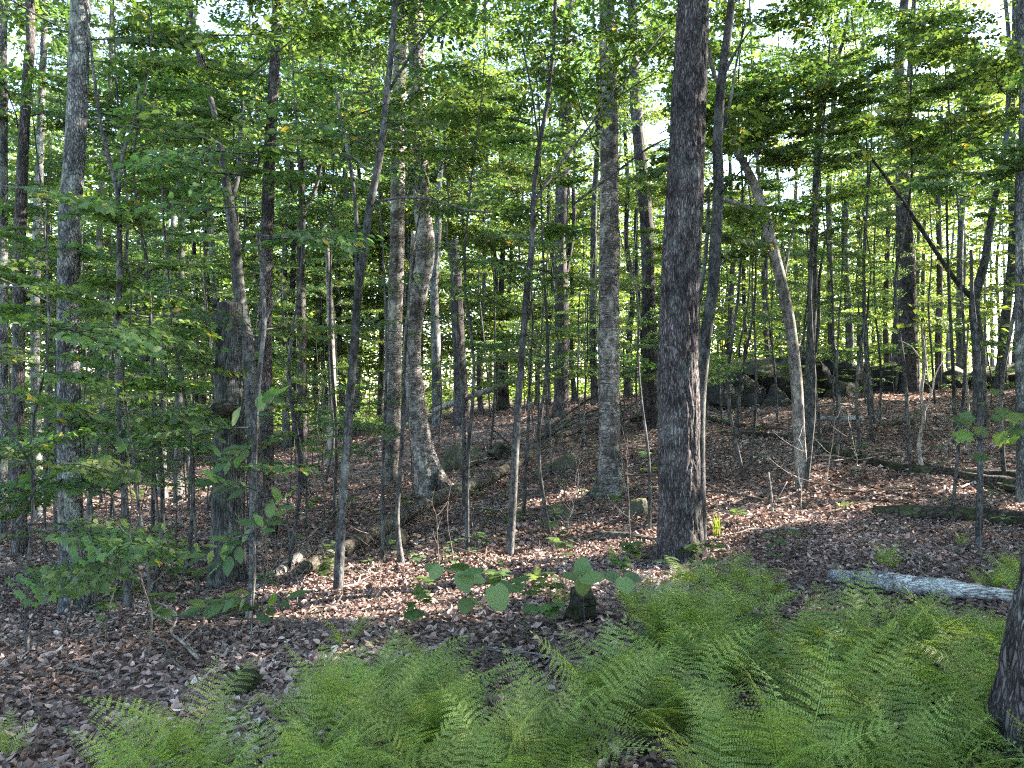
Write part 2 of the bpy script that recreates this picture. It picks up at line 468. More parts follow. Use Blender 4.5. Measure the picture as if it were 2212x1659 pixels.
L_ROUND = _fan([(0, .04), (-.18, -.03), (-.36, .08), (-.46, .28), (-.47, .50), (-.38, .72), (-.20, .90), (0, 1.02), (.20, .90), (.38, .72), (.47, .50), (.46, .28), (.36, .08), (.18, -.03)])
L_BEECH = _fan([(0, 0), (-.14, .10), (-.24, .26), (-.29, .44), (-.25, .64), (-.14, .82), (0, 1.04), (.14, .82), (.25, .64), (.29, .44), (.24, .26), (.14, .10)])

def add_leaves(mb, pos, d, up, size, tpl, tint, wmul=1.0):
    d = nrm(d); side = nrm(np.cross(d, up)); up = np.cross(side, d)
    V0, Q0, T0 = tpl
    n, k = len(pos), len(V0)
    size = np.broadcast_to(size, (n,))
    V = pos[:, None] + size[:, None, None] * (V0[None, :, 0, None] * wmul * side[:, None] + V0[None, :, 1, None] * d[:, None] + V0[None, :, 2, None] * up[:, None])
    off = np.arange(n)[:, None, None] * k
    Q = (Q0[None] + off).reshape(-1, 4) if Q0 is not None else None
    T = (T0[None] + off).reshape(-1, 3) if T0 is not None else None
    mb.add(V.reshape(-1, 3), Q, T, np.repeat(np.broadcast_to(tint, (n,)), k))

# ------------------------------------------------------------------ ground
def build_ground():
    a = np.concatenate([-np.geomspace(400, 60, 8), np.linspace(-55, -14, 60), np.linspace(-13.5, 13.5, 260), np.linspace(14, 55, 60), np.geomspace(60, 400, 8)])
    b = np.concatenate([-np.geomspace(300, 40, 6), np.linspace(-35, 0, 20), np.linspace(.3, 20, 260), np.linspace(20.3, 60, 90), np.linspace(62, 110, 20), np.geomspace(125, 500, 8)])
    X, Y = np.meshgrid(a, b)
    Z = H(X, Y)
    V = np.stack([X, Y, Z], -1).reshape(-1, 3)
    nx, ny = len(a), len(b)
    i = np.arange(ny - 1)[:, None] * nx; j = np.arange(nx - 1)[None]
    Q = np.stack([i + j, i + j + 1, i + nx + j + 1, i + nx + j], -1).reshape(-1, 4)
    mb = MB(); mb.add(V, Q)
    o = link('ground', mb.mesh('ground', M['ground']), kind='structure')
    return o
build_ground()

def build_litter():
    mb = MB()
    def lay(n, y0, y1, size, tpl, power, xlim=0.74):
        # points spread over the part of the floor in view
        y = (y0 ** power + rng.random(n) * (y1 ** power - y0 ** power)) ** (1 / power)
        x = (rng.random(n) * 2 - 1) * (y * xlim + .6)
        z = H(x, y)
        yaw = rng.random(n) * 2 * math.pi
        pit = rng.normal(0, .28, n)
        d = np.stack([np.cos(yaw) * np.cos(pit), np.sin(yaw) * np.cos(pit), np.sin(pit)], 1)
        up = nrm(np.stack([rng.normal(0, .33, n), rng.normal(0, .33, n), np.ones(n)], 1))
        s = size * rng.uniform(.6, 1.3, n)
        big = fbm(np.stack([x * .8, y * .8, x * 0], 1), 3, 31)
        tint = np.clip(rng.beta(1.0, 1.5, n) * .95 + (big - .5) * .7 + .05, 0, 1)
        pos = np.stack([x, y, z + rng.uniform(.004, .035, n) + np.abs(np.sin(pit)) * s * .3], 1)
        add_leaves(mb, pos, d, up, s, tpl, tint, rng.choice([.8, 1.2]))
    curl = (L_OVAL[0] * np.array([1.25, 1, 2.3]), L_OVAL[1], None)
    cup = (L_OVAL[0] * np.array([1.5, 1, -1.8]), L_OVAL[1], None)
    lay(38000, 2.2, 9.5, .056, curl, 2); lay(34000, 2.2, 9.5, .052, cup, 2)
    lay(2500, 2.4, 14, .078, (L_MAPLE3[0] * np.array([1, 1, 2.0]), None, L_MAPLE3[2]), 2)
    lay(50000, 9, 17, .072, (L_DIA[0] * np.array([1.2, 1, 2.6]), None, L_DIA[2]), 2)
    lay(45000, 17, 34, .11, (L_DIA[0] * np.array([1.2, 1, 2.6]), None, L_DIA[2]), 1.6)
    o = link('leaf_litter', mb.mesh('leaf_litter', M['litter'], smooth=False), kind='stuff')
    tag(o, 'brown fallen leaves covering the whole forest floor', 'leaf litter')
build_litter()

# ------------------------------------------------------------------ leafy sprays shared by the trees
def spray_mesh(name, seed, L, n_tw, leaf, tpl, mat, barkm, maple=False, lsp=None, sides=3, droop=.14, flat=.32):
    r = np.random.default_rng(seed)
    mb = MB()
    ax = np.stack([np.linspace(0, L, 8), np.cumsum(np.concatenate([[0], r.normal(0, .03 * L, 7)])), -droop * L * np.linspace(0, 1, 8) ** 2 + r.normal(0, .012 * L, 8)], 1)
    ax[0] = 0
    tube(mb, ax, np.linspace(.010, .0018, 8) * (L / 1.2) ** .6, sides + 1)
    LP, LD, LU = [], [], []
    lsp = lsp or leaf * .75
    def leaves_on(P, start):
        seg = np.linalg.norm(np.diff(P, axis=0), axis=1); tot = seg.sum()
        n = max(2, int((tot - start) / lsp))
        C, _ = resample(P, 24)
        side = 1
        for q in range(n + 1):
            f = (start + (tot - start) * q / n) / tot
            c = C[min(23, int(f * 23))]
            tng = nrm(C[min(23, int(f * 23) + 1)] - C[max(0, int(f * 23) - 1)])
            lat = np.array([-tng[1], tng[0], 0.0]); lat = lat / (np.linalg.norm(lat) + 1e-9)
            for sgn in ((1, -1) if maple else (side,)):
                a = r.uniform(.55, 1.15) if q < n else r.uniform(-.2, .2)
                d = tng * math.cos(a) + lat * sgn * math.sin(a) + np.array([0, 0, r.normal(-.38 if maple else -.25, .3)])
                off = lat * sgn * (.35 * leaf if maple else .06 * leaf)
                LP.append(c + off); LD.append(d); LU.append(np.array([r.normal(0, flat * 1.6), r.normal(0, flat * 1.6), 1.0]))
            side = -side
    for k in range(n_tw):
        f = .14 + .82 * (k + r.uniform(-.3, .3)) / n_tw
        C, _ = resample(ax, 30)
        c = C[int(np.clip(f, 0, 1) * 29)]
        sgn = 1 if k % 2 else -1
        a = r.uniform(.6, 1.05) * sgn
        ln = L * (.62 * (1 - f) + .14) * r.uniform(.75, 1.25)
        m_ = 5
        tt = np.linspace(0, 1, m_)
        tw = c + np.stack([np.cos(a * (1 - .25 * tt)) * ln * tt, np.sin(a * (1 - .25 * tt)) * ln * tt, r.uniform(-.02, .12) * ln * tt - droop * .9 * ln * tt ** 2 + r.normal(0, .01, m_) * tt], 1)
        tube(mb, tw, np.linspace(.0045, .0012, m_) * (L / 1.2) ** .5, sides, cap=False)
        leaves_on(tw, ln * .18)
    leaves_on(ax[3:], 0)
    nb = sum(len(q) for q in mb.Q); nbt = sum(len(q) for q in mb.T)
    LP, LD, LU = np.array(LP), np.array(LD), nrm(np.array(LU))
    n = len(LP)
    tint = np.clip(r.beta(2, 2.4, n) * .85 + .05, 0, 1); tint[r.random(n) < .015] = 1.0
    add_leaves(mb, LP, LD, LU, leaf * r.uniform(.65, 1.2, n), tpl, tint)
    Qn = sum(len(q) for q in mb.Q); Tn = sum(len(q) for q in mb.T)
    mi = np.zeros(Qn + Tn, int)
    mi[nb:Qn] = 1; mi[Qn + nbt:] = 1
    return mb.mesh(name, [barkm, mat], matidx=mi)
NEAR_B = [spray_mesh('beech_spray', 100 + k, 1.1, 13, .100, L_OVAL, M['leaf_beech'], M['dark']) for k in range(5)]
NEAR_M = [spray_mesh('maple_spray', 120 + k, 1.0, 11, .105, L_MAPLE3, M['leaf_maple'], M['dark'], True, .085) for k in range(5)]
MID_B = [spray_mesh('beech_bough', 140 + k, 2.2, 22, .105, L_OVAL, M['leaf_beech'], M['dark'], flat=.42) for k in range(4)]
MID_M = [spray_mesh('maple_bough', 160 + k, 2.2, 20, .11, L_MAPLE3, M['leaf_maple'], M['dark'], True, .12, flat=.42) for k in range(4)]
FAR_B = [spray_mesh('woodland_bough', 180 + k, 3.0, 24, .15, L_DIA, M['leaf_far'], M['dark'], lsp=.085, flat=.6, droop=.2) for k in range(5)]

CLEAR = [(1420, -50, 1590, 1230, .97), (120, -50, 200, 420, .9), (120, 421, 200, 1330, .55), (1250, 300, 1390, 1100, .75), (840, 420, 950, 1050, .6), (455, 640, 530, 1000, .75), (1380, 930, 2250, 1659, 1.0),
         (620, 1010, 2250, 1659, 1.0), (930, 830, 1700, 1659, .85), (0, 1330, 700, 1659, 1.0), (1700, 850, 2250, 1000, .7), (240, 1050, 620, 1300, .5)]
def blocked(P, near):
    Y = P[1]
    if Y < 1: return False
    u = (P[0] / Y * F + 512) / PX; v = (384 - (P[2] - CAMZ) / Y * F) / PX
    for (a, b, c, d, pr) in CLEAR:
        if a < u < c and b < v < d:
            if (a, b) == (1420, -50) and Y > 8.2: continue
            if a == 120 and Y > 7.6: continue
            if (a, b) == (1250, 300) and Y > 13: continue
            if (a, b) == (840, 420) and Y > 15: continue
            if (a, b) == (455, 640) and Y > 8: continue
            if random.random() < pr: return True
    return False

def clear_xy(x, y, h, jit=1.3):
    best = None
    for k in range(14):
        a, b = (x, y) if k == 0 else (x + random.uniform(-jit, jit), y + random.uniform(-jit, jit))
        z = h1(a, b)
        q = np.array([[a, b, z + f] for f in np.linspace(.2, h, 24)])
        c = lit(q, .98).mean()
        if best is None or c < best[0]: best = (c, a, b)
        if c == 0: break
    return best[1], best[2]
def spray_on(root, at, az, tilt, scale, pool, name='leafy_branch', check=True):
    d = np.array([math.cos(az) * math.cos(tilt), math.sin(az) * math.cos(tilt), math.sin(tilt)])
    L = 1.1 if pool in (NEAR_B, NEAR_M) else 2.2 if pool in (MID_B, MID_M) else 3.0
    if check:
        for f in (.15, .5, .85):
            p = at + d * L * scale * f
            if blocked(p, True): return None
            if p[1] > 0 and np.hypot(p[0], p[1]) < 3.2: return None
        q = np.array([at + d * L * scale * f + np.array([0, s, 0]) * L * scale * .35 for f in (0, .25, .5, .75, 1) for s in (-1, -.5, 0, .5, 1)])
        if lit(q, 1.0).mean() > .03: return None
    o = link(name, random.choice(pool), root, tuple(at - np.array(root.location)), Euler((random.gauss(0, .16), -tilt, az)), scale * random.uniform(.88, 1.12))
    o['kind'] = 'stuff'
    return o

# ------------------------------------------------------------------ trees measured in the photograph
def bark_disp(kind, seed, r0, flare_h=.45, flare=.75, lobes=5, base=None):
    def f(V, th, s):
        n = fbm(V * np.array([3, 3, 1.2]), 3, seed) - .5
        out = 1 + n * .16
        fl = np.exp(-s / flare_h)
        lob = .5 + .5 * np.cos(lobes * th + seed + 1.5 * np.sin(th * 2 + seed))
        out += fl * flare * (.35 + .9 * lob ** 2)
        if kind == 'oak':
            a = vnoise(np.stack([np.cos(th) * 6, np.sin(th) * 6, s * 3.0 + seed], 1), seed + 3)
            b = vnoise(np.stack([np.cos(th) * 12, np.sin(th) * 12, s * 9 + seed], 1), seed + 4)
            rid = np.abs(a * .65 + b * .35 - .5) * 2
            out += (np.minimum(rid, .3) / .3 - .6) * .10
        elif kind in ('grey', 'birch'):
            out += (vnoise(V * np.array([9, 9, 9]), seed + 5) - .5) * .07
        return out
    return f
TREES = {}
def photo_tree(key, pts, Y, bark, label, name='tree', cat='tree', widths=(30, 20), group=None, top=None, flare=.7, flare_h=.4, sides=14, ring=.10, forks=(), lean=0.0,
               crown=0, pool=None, crown_z=(7, 13), base_on_ground=True, broken=False, trunk_name='trunk', dy=0.0):
    """pts: (u, v) of the stem from its foot upwards; widths: its width in 2212-px from foot to top"""
    n = len(pts)
    P = np.array([pt(u, v, Y + dy * k / max(1, n - 1)) for k, (u, v) in enumerate(pts)])
    W = np.interp(np.linspace(0, 1, n), np.linspace(0, 1, len(widths)), widths) * PX / F * Y / 2
    if base_on_ground:
        g = h1(P[0, 0], P[0, 1])
        if abs(P[0, 2] - g) < 1.6 or P[0, 2] > g: P[0, 2] = g
        P = np.vstack([P[0] - np.array([0, 0, .12]), P]); W = np.concatenate([[W[0]], W])
        P = P[np.concatenate([[True], np.diff(P[:, 2]) > .03])] if np.any(np.diff(P[:, 2]) <= .03) else P
        W = W[:len(P)]
    if top is not None and top > P[-1, 2]:
        d = nrm(P[-1] - P[-3]); d[0] *= .6; d[1] *= .6; d[2] = 1
        ext = top - P[-1, 2]
        for f in (.33, .66, 1):
            P = np.vstack([P, P[-1] + d * ext * .33 + np.array([random.gauss(0, .15), random.gauss(0, .15), 0])])
            W = np.concatenate([W, [W[-1] * .78]])
    base = P[1] if base_on_ground else P[0]
    root = thing(name, label, cat, base, group)
    length = np.linalg.norm(np.diff(P, axis=0), axis=1).sum()
    mb = MB()
    seed = sum(map(ord, key)) * 3 % 97
    tube(mb, P - base, W, sides, max(6, int(length / ring)), bark_disp('oak' if bark == 'oak' else bark, seed, W[0], flare_h, flare))
    link(trunk_name, mb.mesh(trunk_name, M[bark]), root)
    for (fp, fw) in forks:
        Q = np.array([pt(f[0], f[1], Y + (f[2] if len(f) > 2 else 0)) for f in fp])
        r = np.linspace(fw[0], fw[1], len(Q)) * PX / F * Y / 2
        b = MB(); tube(b, Q - base, r, max(5, sides // 2), max(6, int(np.linalg.norm(np.diff(Q, axis=0), axis=1).sum() / .12)), lambda V, th, s: 1 + (vnoise(V * 7, seed) - .5) * .3)
        link('branch', b.mesh('branch', M[bark]), root)
    if crown:
        top_p = P[-1]
        for k in range(crown):
            z = random.uniform(*crown_z)
            f = np.clip((z + base[2] - P[:, 2].min()) / (P[:, 2].max() - P[:, 2].min()), 0, 1)
            zz = z + base[2]
            x = np.interp(zz, P[:, 2], P[:, 0]); y = np.interp(zz, P[:, 2], P[:, 1])
            az = random.uniform(0, 2 * math.pi)
            rr = random.uniform(0, 2.0)
            at = np.array([x + math.cos(az) * rr, y + math.sin(az) * rr, min(zz, P[-1, 2] + .5) + rr * .3])
            spray_on(root, at, az, random.uniform(0, .5), random.uniform(.7, 1.1) * (1 if pool in (MID_B, MID_M) else .9), pool or MID_M)
    TREES[key] = (root, P, W)
    return root

T = photo_tree
T('big', [(1474, 1195), (1468, 1100), (1466, 900), (1465, 750), (1470, 600), (1478, 450), (1484, 300), (1492, 120), (1497, -20)], 7.8, 'oak', 'thickest dark furrowed tree trunk standing in the ferns, right of centre', 'oak_tree', widths=(92, 86, 84, 80, 72, 66), top=13,
  flare=.75, flare_h=.22, sides=120, ring=.018, crown=40, pool=MID_M, crown_z=(6, 13))
T('left', [(172, 1318), (156, 1200), (150, 1000), (148, 800), (148, 600), (150, 480), (160, 350), (168, 200), (172, 50), (173, -20)], 7.2, 'grey', 'tall grey flaking trunk with flared foot at the left of the picture', 'maple_tree', widths=(54, 48, 45, 42, 40, 38), top=12, flare=1.2, flare_h=.2, sides=40, ring=.05, crown=24, pool=MID_M)
T('snag', [(490, 1275), (493, 1100), (495, 950), (494, 800), (497, 655)], 8.0, 'snag', 'thick dead snag with broken flat top and dark burl', 'dead_tree', widths=(72, 66, 62, 58, 52), flare=.4, flare_h=.3, sides=48, ring=.05)
root, P_, W_ = TREES['snag']
_b = MB(); _c = pt(486, 884, 7.84) - np.array(root.location)
tube(_b, _c + np.array([[-.13, 0, -.10], [-.10, -.03, -.05], [0, -.05, 0.0], [.07, -.03, .03], [.12, .02, .02]]), [.02, .07, .085, .06, .02], 18, 20, lambda V, th, s: 1 + (fbm(V * 16, 3, 2) - .5) * .8)
link('burl', _b.mesh('burl', M['darklog']), root)
_b = MB(); _c = pt(470, 668, 8.0) - np.array(root.location)
for _k in range(9):
    _a = _k * .7; _o = np.array([math.cos(_a) * .085 + .09, math.sin(_a) * .085, -.12])
    _b.add(_c + _o + np.array([[-.03, 0, 0], [.03, 0, 0], [0, .03, 0], [0, 0, .14 + .13 * ((_k * 37) % 5) / 5]]), None, [[0, 1, 3], [1, 2, 3], [2, 0, 3]])
link('splinter', _b.mesh('splinter', M['snag'], smooth=False), root, kind='stuff')
T('snagback', [(560, 1180), (545, 900), (535, 740), (518, 640), (506, 520), (492, 420), (478, 330), (462, 240)], 10.5, 'dark', 'leaning dark tree rising directly behind the broken snag', 'maple_tree', widths=(30, 26, 24, 18, 12), sides=16, top=9, forks=[([(496, 440), (515, 380, .2), (518, 300, .3), (525, 220, .4)], (12, 6))], crown=12, pool=MID_M, crown_z=(5.5, 9))
T('dark6', [(577, 1080), (574, 850), (573, 700), (576, 560), (580, 400), (588, 240), (596, 90), (602, -20)], 12, 'oak', 'straight dark blotched trunk right of the broken snag', 'maple_tree', widths=(30, 27, 24, 20), top=13, sides=20, crown=40, pool=MID_M, crown_z=(4.5, 13))
T('fork7', [(655, 990), (652, 720), (650, 600), (650, 500), (654, 455), (650, 400), (657, 330)], 17, 'oak', 'slim dark tree forked into a Y behind the left saplings', 'forked_tree', widths=(20, 18, 16, 12), sides=12, top=10, forks=[([(654, 455), (676, 420), (690, 375), (692, 310)], (10, 6))], crown=10, pool=MID_B, crown_z=(7, 11))
T('snap8', [(718, 1005), (718, 900), (717, 780), (712, 650), (708, 560), (700, 490)], 19.5, 'pale', 'thin pale stub with snapped top, sunlit at its middle', 'dead_tree', widths=(22, 16, 12, 10), sides=10)
T('sap9', [(730, 1270), (738, 1120), (750, 950), (764, 760), (773, 640), (788, 530), (800, 440), (822, 330), (838, 180), (850, 60), (856, -20)], 7.5, 'dark', 'grey barked sapling forking left of centre above the fallen log', 'sapling', widths=(20, 18, 17, 14, 10), top=7.5, flare=.3, sides=14,
  forks=[([(773, 640), (771, 540, .1), (768, 440, .15), (752, 330, .3), (735, 250, .4), (725, 190, .5)], (12, 5)), ([(800, 440), (850, 428), (920, 428, -.3), (1000, 452, -.6), (1060, 458, -.8)], (7, 3)), ([(838, 200), (880, 130, .2), (930, 60, .4), (985, 10, .5)], (7, 3))])
T('birch10', [(850, 1050), (848, 900), (853, 700), (858, 520), (860, 300), (865, 100), (868, -20)], 16.5, 'birch', 'left straight stem of the pale birch pair left of centre', 'birch_tree', widths=(36, 32, 30, 26), top=15, flare=.5, sides=28, ring=.06, crown=46, pool=MID_B, crown_z=(5.5, 14))
T('birch11', [(936, 1080), (912, 960), (897, 850), (890, 745), (903, 640), (919, 540), (910, 420), (906, 250), (898, 90), (894, -20)], 15, 'birch', 'bent pale birch with swollen bulging trunk left of centre', 'birch_tree', widths=(48, 40, 38, 40, 36, 34, 30), top=15, flare=1.5, flare_h=.4, sides=32, ring=.06, forks=[([(885, 800), (886, 700, .1), (890, 600, .1), (893, 500, .2)], (16, 10))], crown=46, pool=MID_M, crown_z=(6, 14))
T('stub13', [(998, 895), (992, 760), (986, 640), (982, 520)], 24, 'oak', 'brown trunk broken off at mid height behind the birches', 'dead_tree', widths=(34, 28, 26, 22), sides=14)
T('stub13b', [(945, 880), (942, 760), (938, 640), (946, 500), (950, 380)], 26, 'grey', 'slender grey trunk just right of the bent birch', 'maple_tree', widths=(22, 20, 16, 12), sides=12, crown=8, pool=MID_B, crown_z=(8, 12), top=12)
T('sap14', [(1101, 1197), (1108, 1080), (1117, 900), (1125, 800), (1137, 640), (1150, 520), (1153, 420), (1164, 320), (1182, 220), (1196, 100), (1201, -20)], 9.0, 'dark', 'slender dark sapling standing alone in the leaf litter at the centre', 'sapling', widths=(17, 15, 13, 9, 7), top=8, flare=.25, sides=12,
  forks=[([(1150, 440), (1200, 370, .2), (1260, 290, .4), (1330, 200, .6), (1400, 110, .8), (1440, 60, 1)], (7, 3)), ([(1164, 310), (1152, 220, -.2), (1135, 130, -.3), (1120, 60, -.4)], (6, 3)), ([(1128, 770), (1142, 680, .1), (1165, 600, .1), (1185, 560, .2)], (5, 2)), ([(1240, 440, 1.5), (1330, 372, 1.2), (1400, 320, 1.0), (1440, 300, .9)], (6, 4))])
T('mid15', [(1213, 885), (1213, 700), (1212, 520), (1217, 350), (1221, 200), (1224, 80)], 22.5, 'oak', 'dark straight trunk behind the centre sapling', 'maple_tree', widths=(32, 28, 26, 20), top=17, sides=18, forks=[([(1216, 620), (1232, 540), (1240, 470), (1238, 380)], (12, 8))], crown=34, pool=MID_B, crown_z=(7, 16))
T('birch16', [(1322, 1070), (1317, 900), (1315, 700), (1316, 500), (1316, 300), (1312, 100), (1309, -20)], 13, 'birch', 'banded grey birch with spreading roots in the sunlit gap', 'birch_tree', widths=(50, 46, 44, 40, 36, 32), top=15, flare=1.9, flare_h=.26, sides=40, ring=.05, crown=50, pool=MID_M, crown_z=(5, 14))
T('oak17', [(1412, 930), (1406, 800), (1401, 650), (1398, 500), (1388, 390), (1376, 260), (1370, 150), (1366, 0)], 20, 'oak', 'ragged brown trunk just left of the thickest tree', 'maple_tree', widths=(36, 30, 28, 24, 20), top=16, sides=20, crown=36, pool=MID_M, crown_z=(7, 16))
T('stem19', [(1514, 1135), (1511, 1000), (1513, 860), (1526, 720), (1540, 620), (1546, 520), (1552, 400), (1550, 300), (1559, 170), (1575, 50), (1582, -20)], 8.4, 'dark', 'narrow dark stem touching the right side of the thickest tree', 'maple_tree', widths=(26, 24, 24, 20, 15), top=9, flare=.3, sides=16,
  forks=[([(1514, 760), (1506, 680), (1520, 590, .2), (1528, 500, .3), (1532, 400, .3)], (12, 7)), ([(1550, 320), (1575, 230, .2), (1590, 140, .3), (1612, 40, .4)], (8, 4)), ([(1560, 170), (1590, 110, -.2), (1625, 60, -.4)], (8, 3)), ([(1545, 430), (1600, 370, -.3), (1660, 300, -.5)], (5, 2))], crown=8, pool=NEAR_M, crown_z=(4.5, 8))
T('pale20', [(1734, 1050), (1727, 950), (1720, 820), (1706, 700), (1690, 620), (1668, 530), (1652, 460), (1628, 395), (1596, 330), (1570, 250)], 11, 'pale', 'curved pale grey tree leaning left above its sunlit foot', 'maple_tree', widths=(25, 24, 23, 22, 18, 12), top=8, flare=.5, flare_h=.15, sides=20,
  forks=[([(1655, 480), (1625, 455, -.1), (1590, 438, -.2), (1556, 432, -.3)], (14, 9)), ([(1690, 620), (1700, 560, .1), (1715, 480, .2), (1722, 400, .3)], (7, 3))], crown=10, pool=NEAR_M, crown_z=(4, 7))
T('mid21', [(1748, 937), (1750, 780), (1756, 650), (1758, 500), (1765, 350), (1770, 250)], 15.5, 'dark', 'dark stem close behind the curved pale tree', 'maple_tree', widths=(20, 18, 16, 12), sides=14, forks=[([(1754, 800), (1768, 700, .1), (1770, 600, .1), (1790, 480, .2)], (9, 5))], top=9, crown=14, pool=MID_M, crown_z=(4.5, 9))
T('mid22', [(1966, 850), (1963, 700), (1960, 560), (1951, 400), (1946, 250), (1944, 100)], 24, 'oak', 'broad based dark tree on the ridge at the right', 'maple_tree', widths=(36, 32, 28, 24, 20), flare=1.0, flare_h=.5, sides=24, top=17, crown=34, pool=MID_M, crown_z=(6, 16))
T('y24', [(2120, 850), (2112, 740), (2106, 650), (2128, 560), (2145, 450), (2172, 310), (2180, 120), (2172, 0)], 17, 'dark', 'dark forked tree near the right edge with a long branch slanting left', 'forked_tree', widths=(26, 22, 14, 10, 8), sides=14, top=11,
  forks=[([(2106, 650), (2060, 600, -.2), (2000, 510, -.6), (1940, 420, -1), (1880, 340, -1.4), (1830, 290, -1.8)], (12, 4))], crown=14, pool=MID_M, crown_z=(5, 11))
T('sap25', [(2114, 1193), (2117, 1050), (2118, 900), (2112, 760), (2100, 640), (2098, 540)], 7.5, 'dark', 'thin sapling with broad maple leaves at the right', 'sapling', widths=(13, 12, 10, 7), flare=.25, sides=10)
T('edge26', [(2210, 1130), (2206, 900), (2202, 650), (2206, 400), (2212, 200), (2205, 0)], 9.5, 'grey', 'grey trunk cut by the right edge of the picture', 'maple_tree', widths=(20, 19, 18, 16), sides=14, top=11, crown=22, pool=NEAR_M, crown_z=(3.5, 9))
T('corner27', [(2334, 1700), (2352, 1500), (2374, 1300), (2420, 1000), (2460, 600), (2520, 0)], 2.9, 'oak', 'close trunk with scaly bark at the bottom right corner', 'oak_tree', widths=(330, 300, 270, 250), sides=150, ring=.012, top=6, flare=.25, flare_h=.3)
T('sap3', [(277, 1330), (275, 1200), (268, 1050), (260, 900), (255, 760), (258, 600), (255, 430), (232, 330), (215, 250)], 7.0, 'dark', 'slim sapling beside the tall grey trunk, forked near its top', 'sapling', widths=(16, 14, 13, 11, 7), sides=12, flare=.25, top=6.5, forks=[([(255, 430), (264, 340), (290, 260), (300, 180)], (8, 4)), ([(268, 1000), (220, 930, -.2), (170, 880, -.4), (110, 850, -.6)], (5, 2))])
T('sap5c', [(535, 1400), (545, 1250), (546, 1100), (552, 930), (562, 790), (571, 700), (566, 590), (556, 500)], 6.4, 'dark', 'crooked thin sapling standing in front of the broken snag', 'sapling', widths=(14, 12, 9, 7), sides=10, flare=.3, forks=[([(552, 900), (590, 860, .1), (620, 800, .1)], (5, 2)), ([(571, 700), (600, 640, .1), (650, 590, .2)], (5, 2))])
T('far2a', [(4, 1150), (5, 700), (6, 300), (8, -20)], 12.5, 'grey', 'trunk cut by the left edge of the picture', 'maple_tree', widths=(22, 20, 16), sides=12, top=12, crown=16, pool=MID_M, crown_z=(5, 11))
T('far2b', [(42, 1212), (38, 950), (41, 700), (43, 500), (50, 330), (58, 180), (66, 60)], 10.8, 'oak', 'dark trunk next to the left edge, second from the left', 'maple_tree', widths=(26, 24, 22, 18), sides=14, top=11, crown=16, pool=MID_M, crown_z=(5, 11))
T('far2d', [(84, 1010), (76, 800), (77, 600), (84, 400), (90, 200), (96, 40)], 16, 'grey', 'pale slim trunk just left of the tall grey tree', 'maple_tree', widths=(20, 17, 13), sides=12, top=14, crown=14, pool=MID_M, crown_z=(6, 13))
T('far4', [(384, 1050), (386, 850), (388, 700), (392, 500), (391, 330), (388, 200)], 16.5, 'dark', 'thin straight dark stem between left tree and broken snag', 'maple_tree', widths=(17, 15, 12), sides=12, top=12, crown=14, pool=MID_B, crown_z=(5, 12))
T('far4b', [(350, 1060), (352, 850), (355, 700), (365, 560)], 18, 'grey', 'short grey trunk partly hidden by leaves left of the snag', 'maple_tree', widths=(18, 15, 12), sides=12, top=11, crown=12, pool=MID_B, crown_z=(5, 10))
T('white28', [(1992, 1052), (1985, 960), (1996, 900), (1990, 850), (1998, 780), (1990, 700)], 11.5, 'deadtwig', 'bleached crooked dead sapling lit by the sun at the right', 'dead_sapling', widths=(9, 8, 6, 4), sides=8, flare=.2, forks=[([(1994, 900), (2012, 850), (2020, 810), (2036, 780)], (5, 2)), ([(1996, 790), (1970, 750), (1940, 735)], (4, 2))])
T('white29', [(2088, 960), (2092, 880), (2086, 800), (2092, 700)], 13.5, 'deadtwig', 'thin pale dead stem behind the broad leaved sapling', 'dead_sapling', widths=(6, 5, 4), sides=6, flare=.2)
T('thin30', [(1003, 1100), (1002, 950), (997, 820), (985, 700), (978, 600)], 12.0, 'dark', 'thin dark sapling crossing the fallen log', 'sapling', widths=(10, 8, 5), sides=8, flare=.2, top=5.2)
T('thin31', [(868, 1195), (858, 1120), (868, 960), (872, 820), (880, 700)], 9.0, 'dark', 'thin crooked sapling with kinked foot before the fallen log', 'sapling', widths=(12, 9, 5), sides=8, flare=.2, top=4.6)
T('thin32', [(1130, 1105), (1140, 950), (1145, 800), (1150, 680)], 12.0, 'dark', 'thin sapling right behind the lone centre sapling', 'sapling', widths=(8, 6, 4), sides=8, flare=.2, top=5)
T('thin33', [(1403, 1140), (1402, 1000), (1385, 860), (1378, 760)], 9.5, 'dark', 'thin leafy stem left of the thickest tree', 'sapling', widths=(7, 6, 4), sides=8, flare=.2, top=4)
T('thin34', [(1668, 1150), (1666, 1070), (1660, 1020)], 9.8, 'deadtwig', 'small dead stick standing in the sunny patch', 'dead_sapling', widths=(6, 5, 3), sides=6, flare=.1, forks=[([(1667, 1100), (1690, 1060), (1700, 1040)], (3, 2))])

# leafy side branches on the measured saplings
def leaf_up(key, zr, n, pool, sc=(.6, 1.0), az0=None):
    root, P, W = TREES[key]
    zb = P[0, 2]
    k = tries = 0
    while k < n and tries < n * 6:
        tries += 1
        z = zb + random.uniform(*zr)
        at = np.array([np.interp(z, P[:, 2], P[:, 0]), np.interp(z, P[:, 2], P[:, 1]), z])
        az = random.uniform(0, 2 * math.pi) if az0 is None else random.gauss(az0, .6)
        if spray_on(root, at, az, random.uniform(-.1, .45), random.uniform(*sc), pool): k += 1
leaf_up('sap9', (1.6, 7), 16, NEAR_B)
leaf_up('sap14', (2.2, 7.5), 18, NEAR_B)
leaf_up('sap3', (1.0, 6), 14, NEAR_M)
leaf_up('sap5c', (.9, 4.3), 12, NEAR_B)
leaf_up('stem19', (3.0, 8), 14, NEAR_M)
leaf_up('thin30', (1.0, 5), 8, NEAR_B, (.4, .8))
leaf_up('thin31', (.7, 4.6), 9, NEAR_B, (.35, .7))
leaf_up('thin32', (1.2, 5), 8, NEAR_B, (.4, .8))
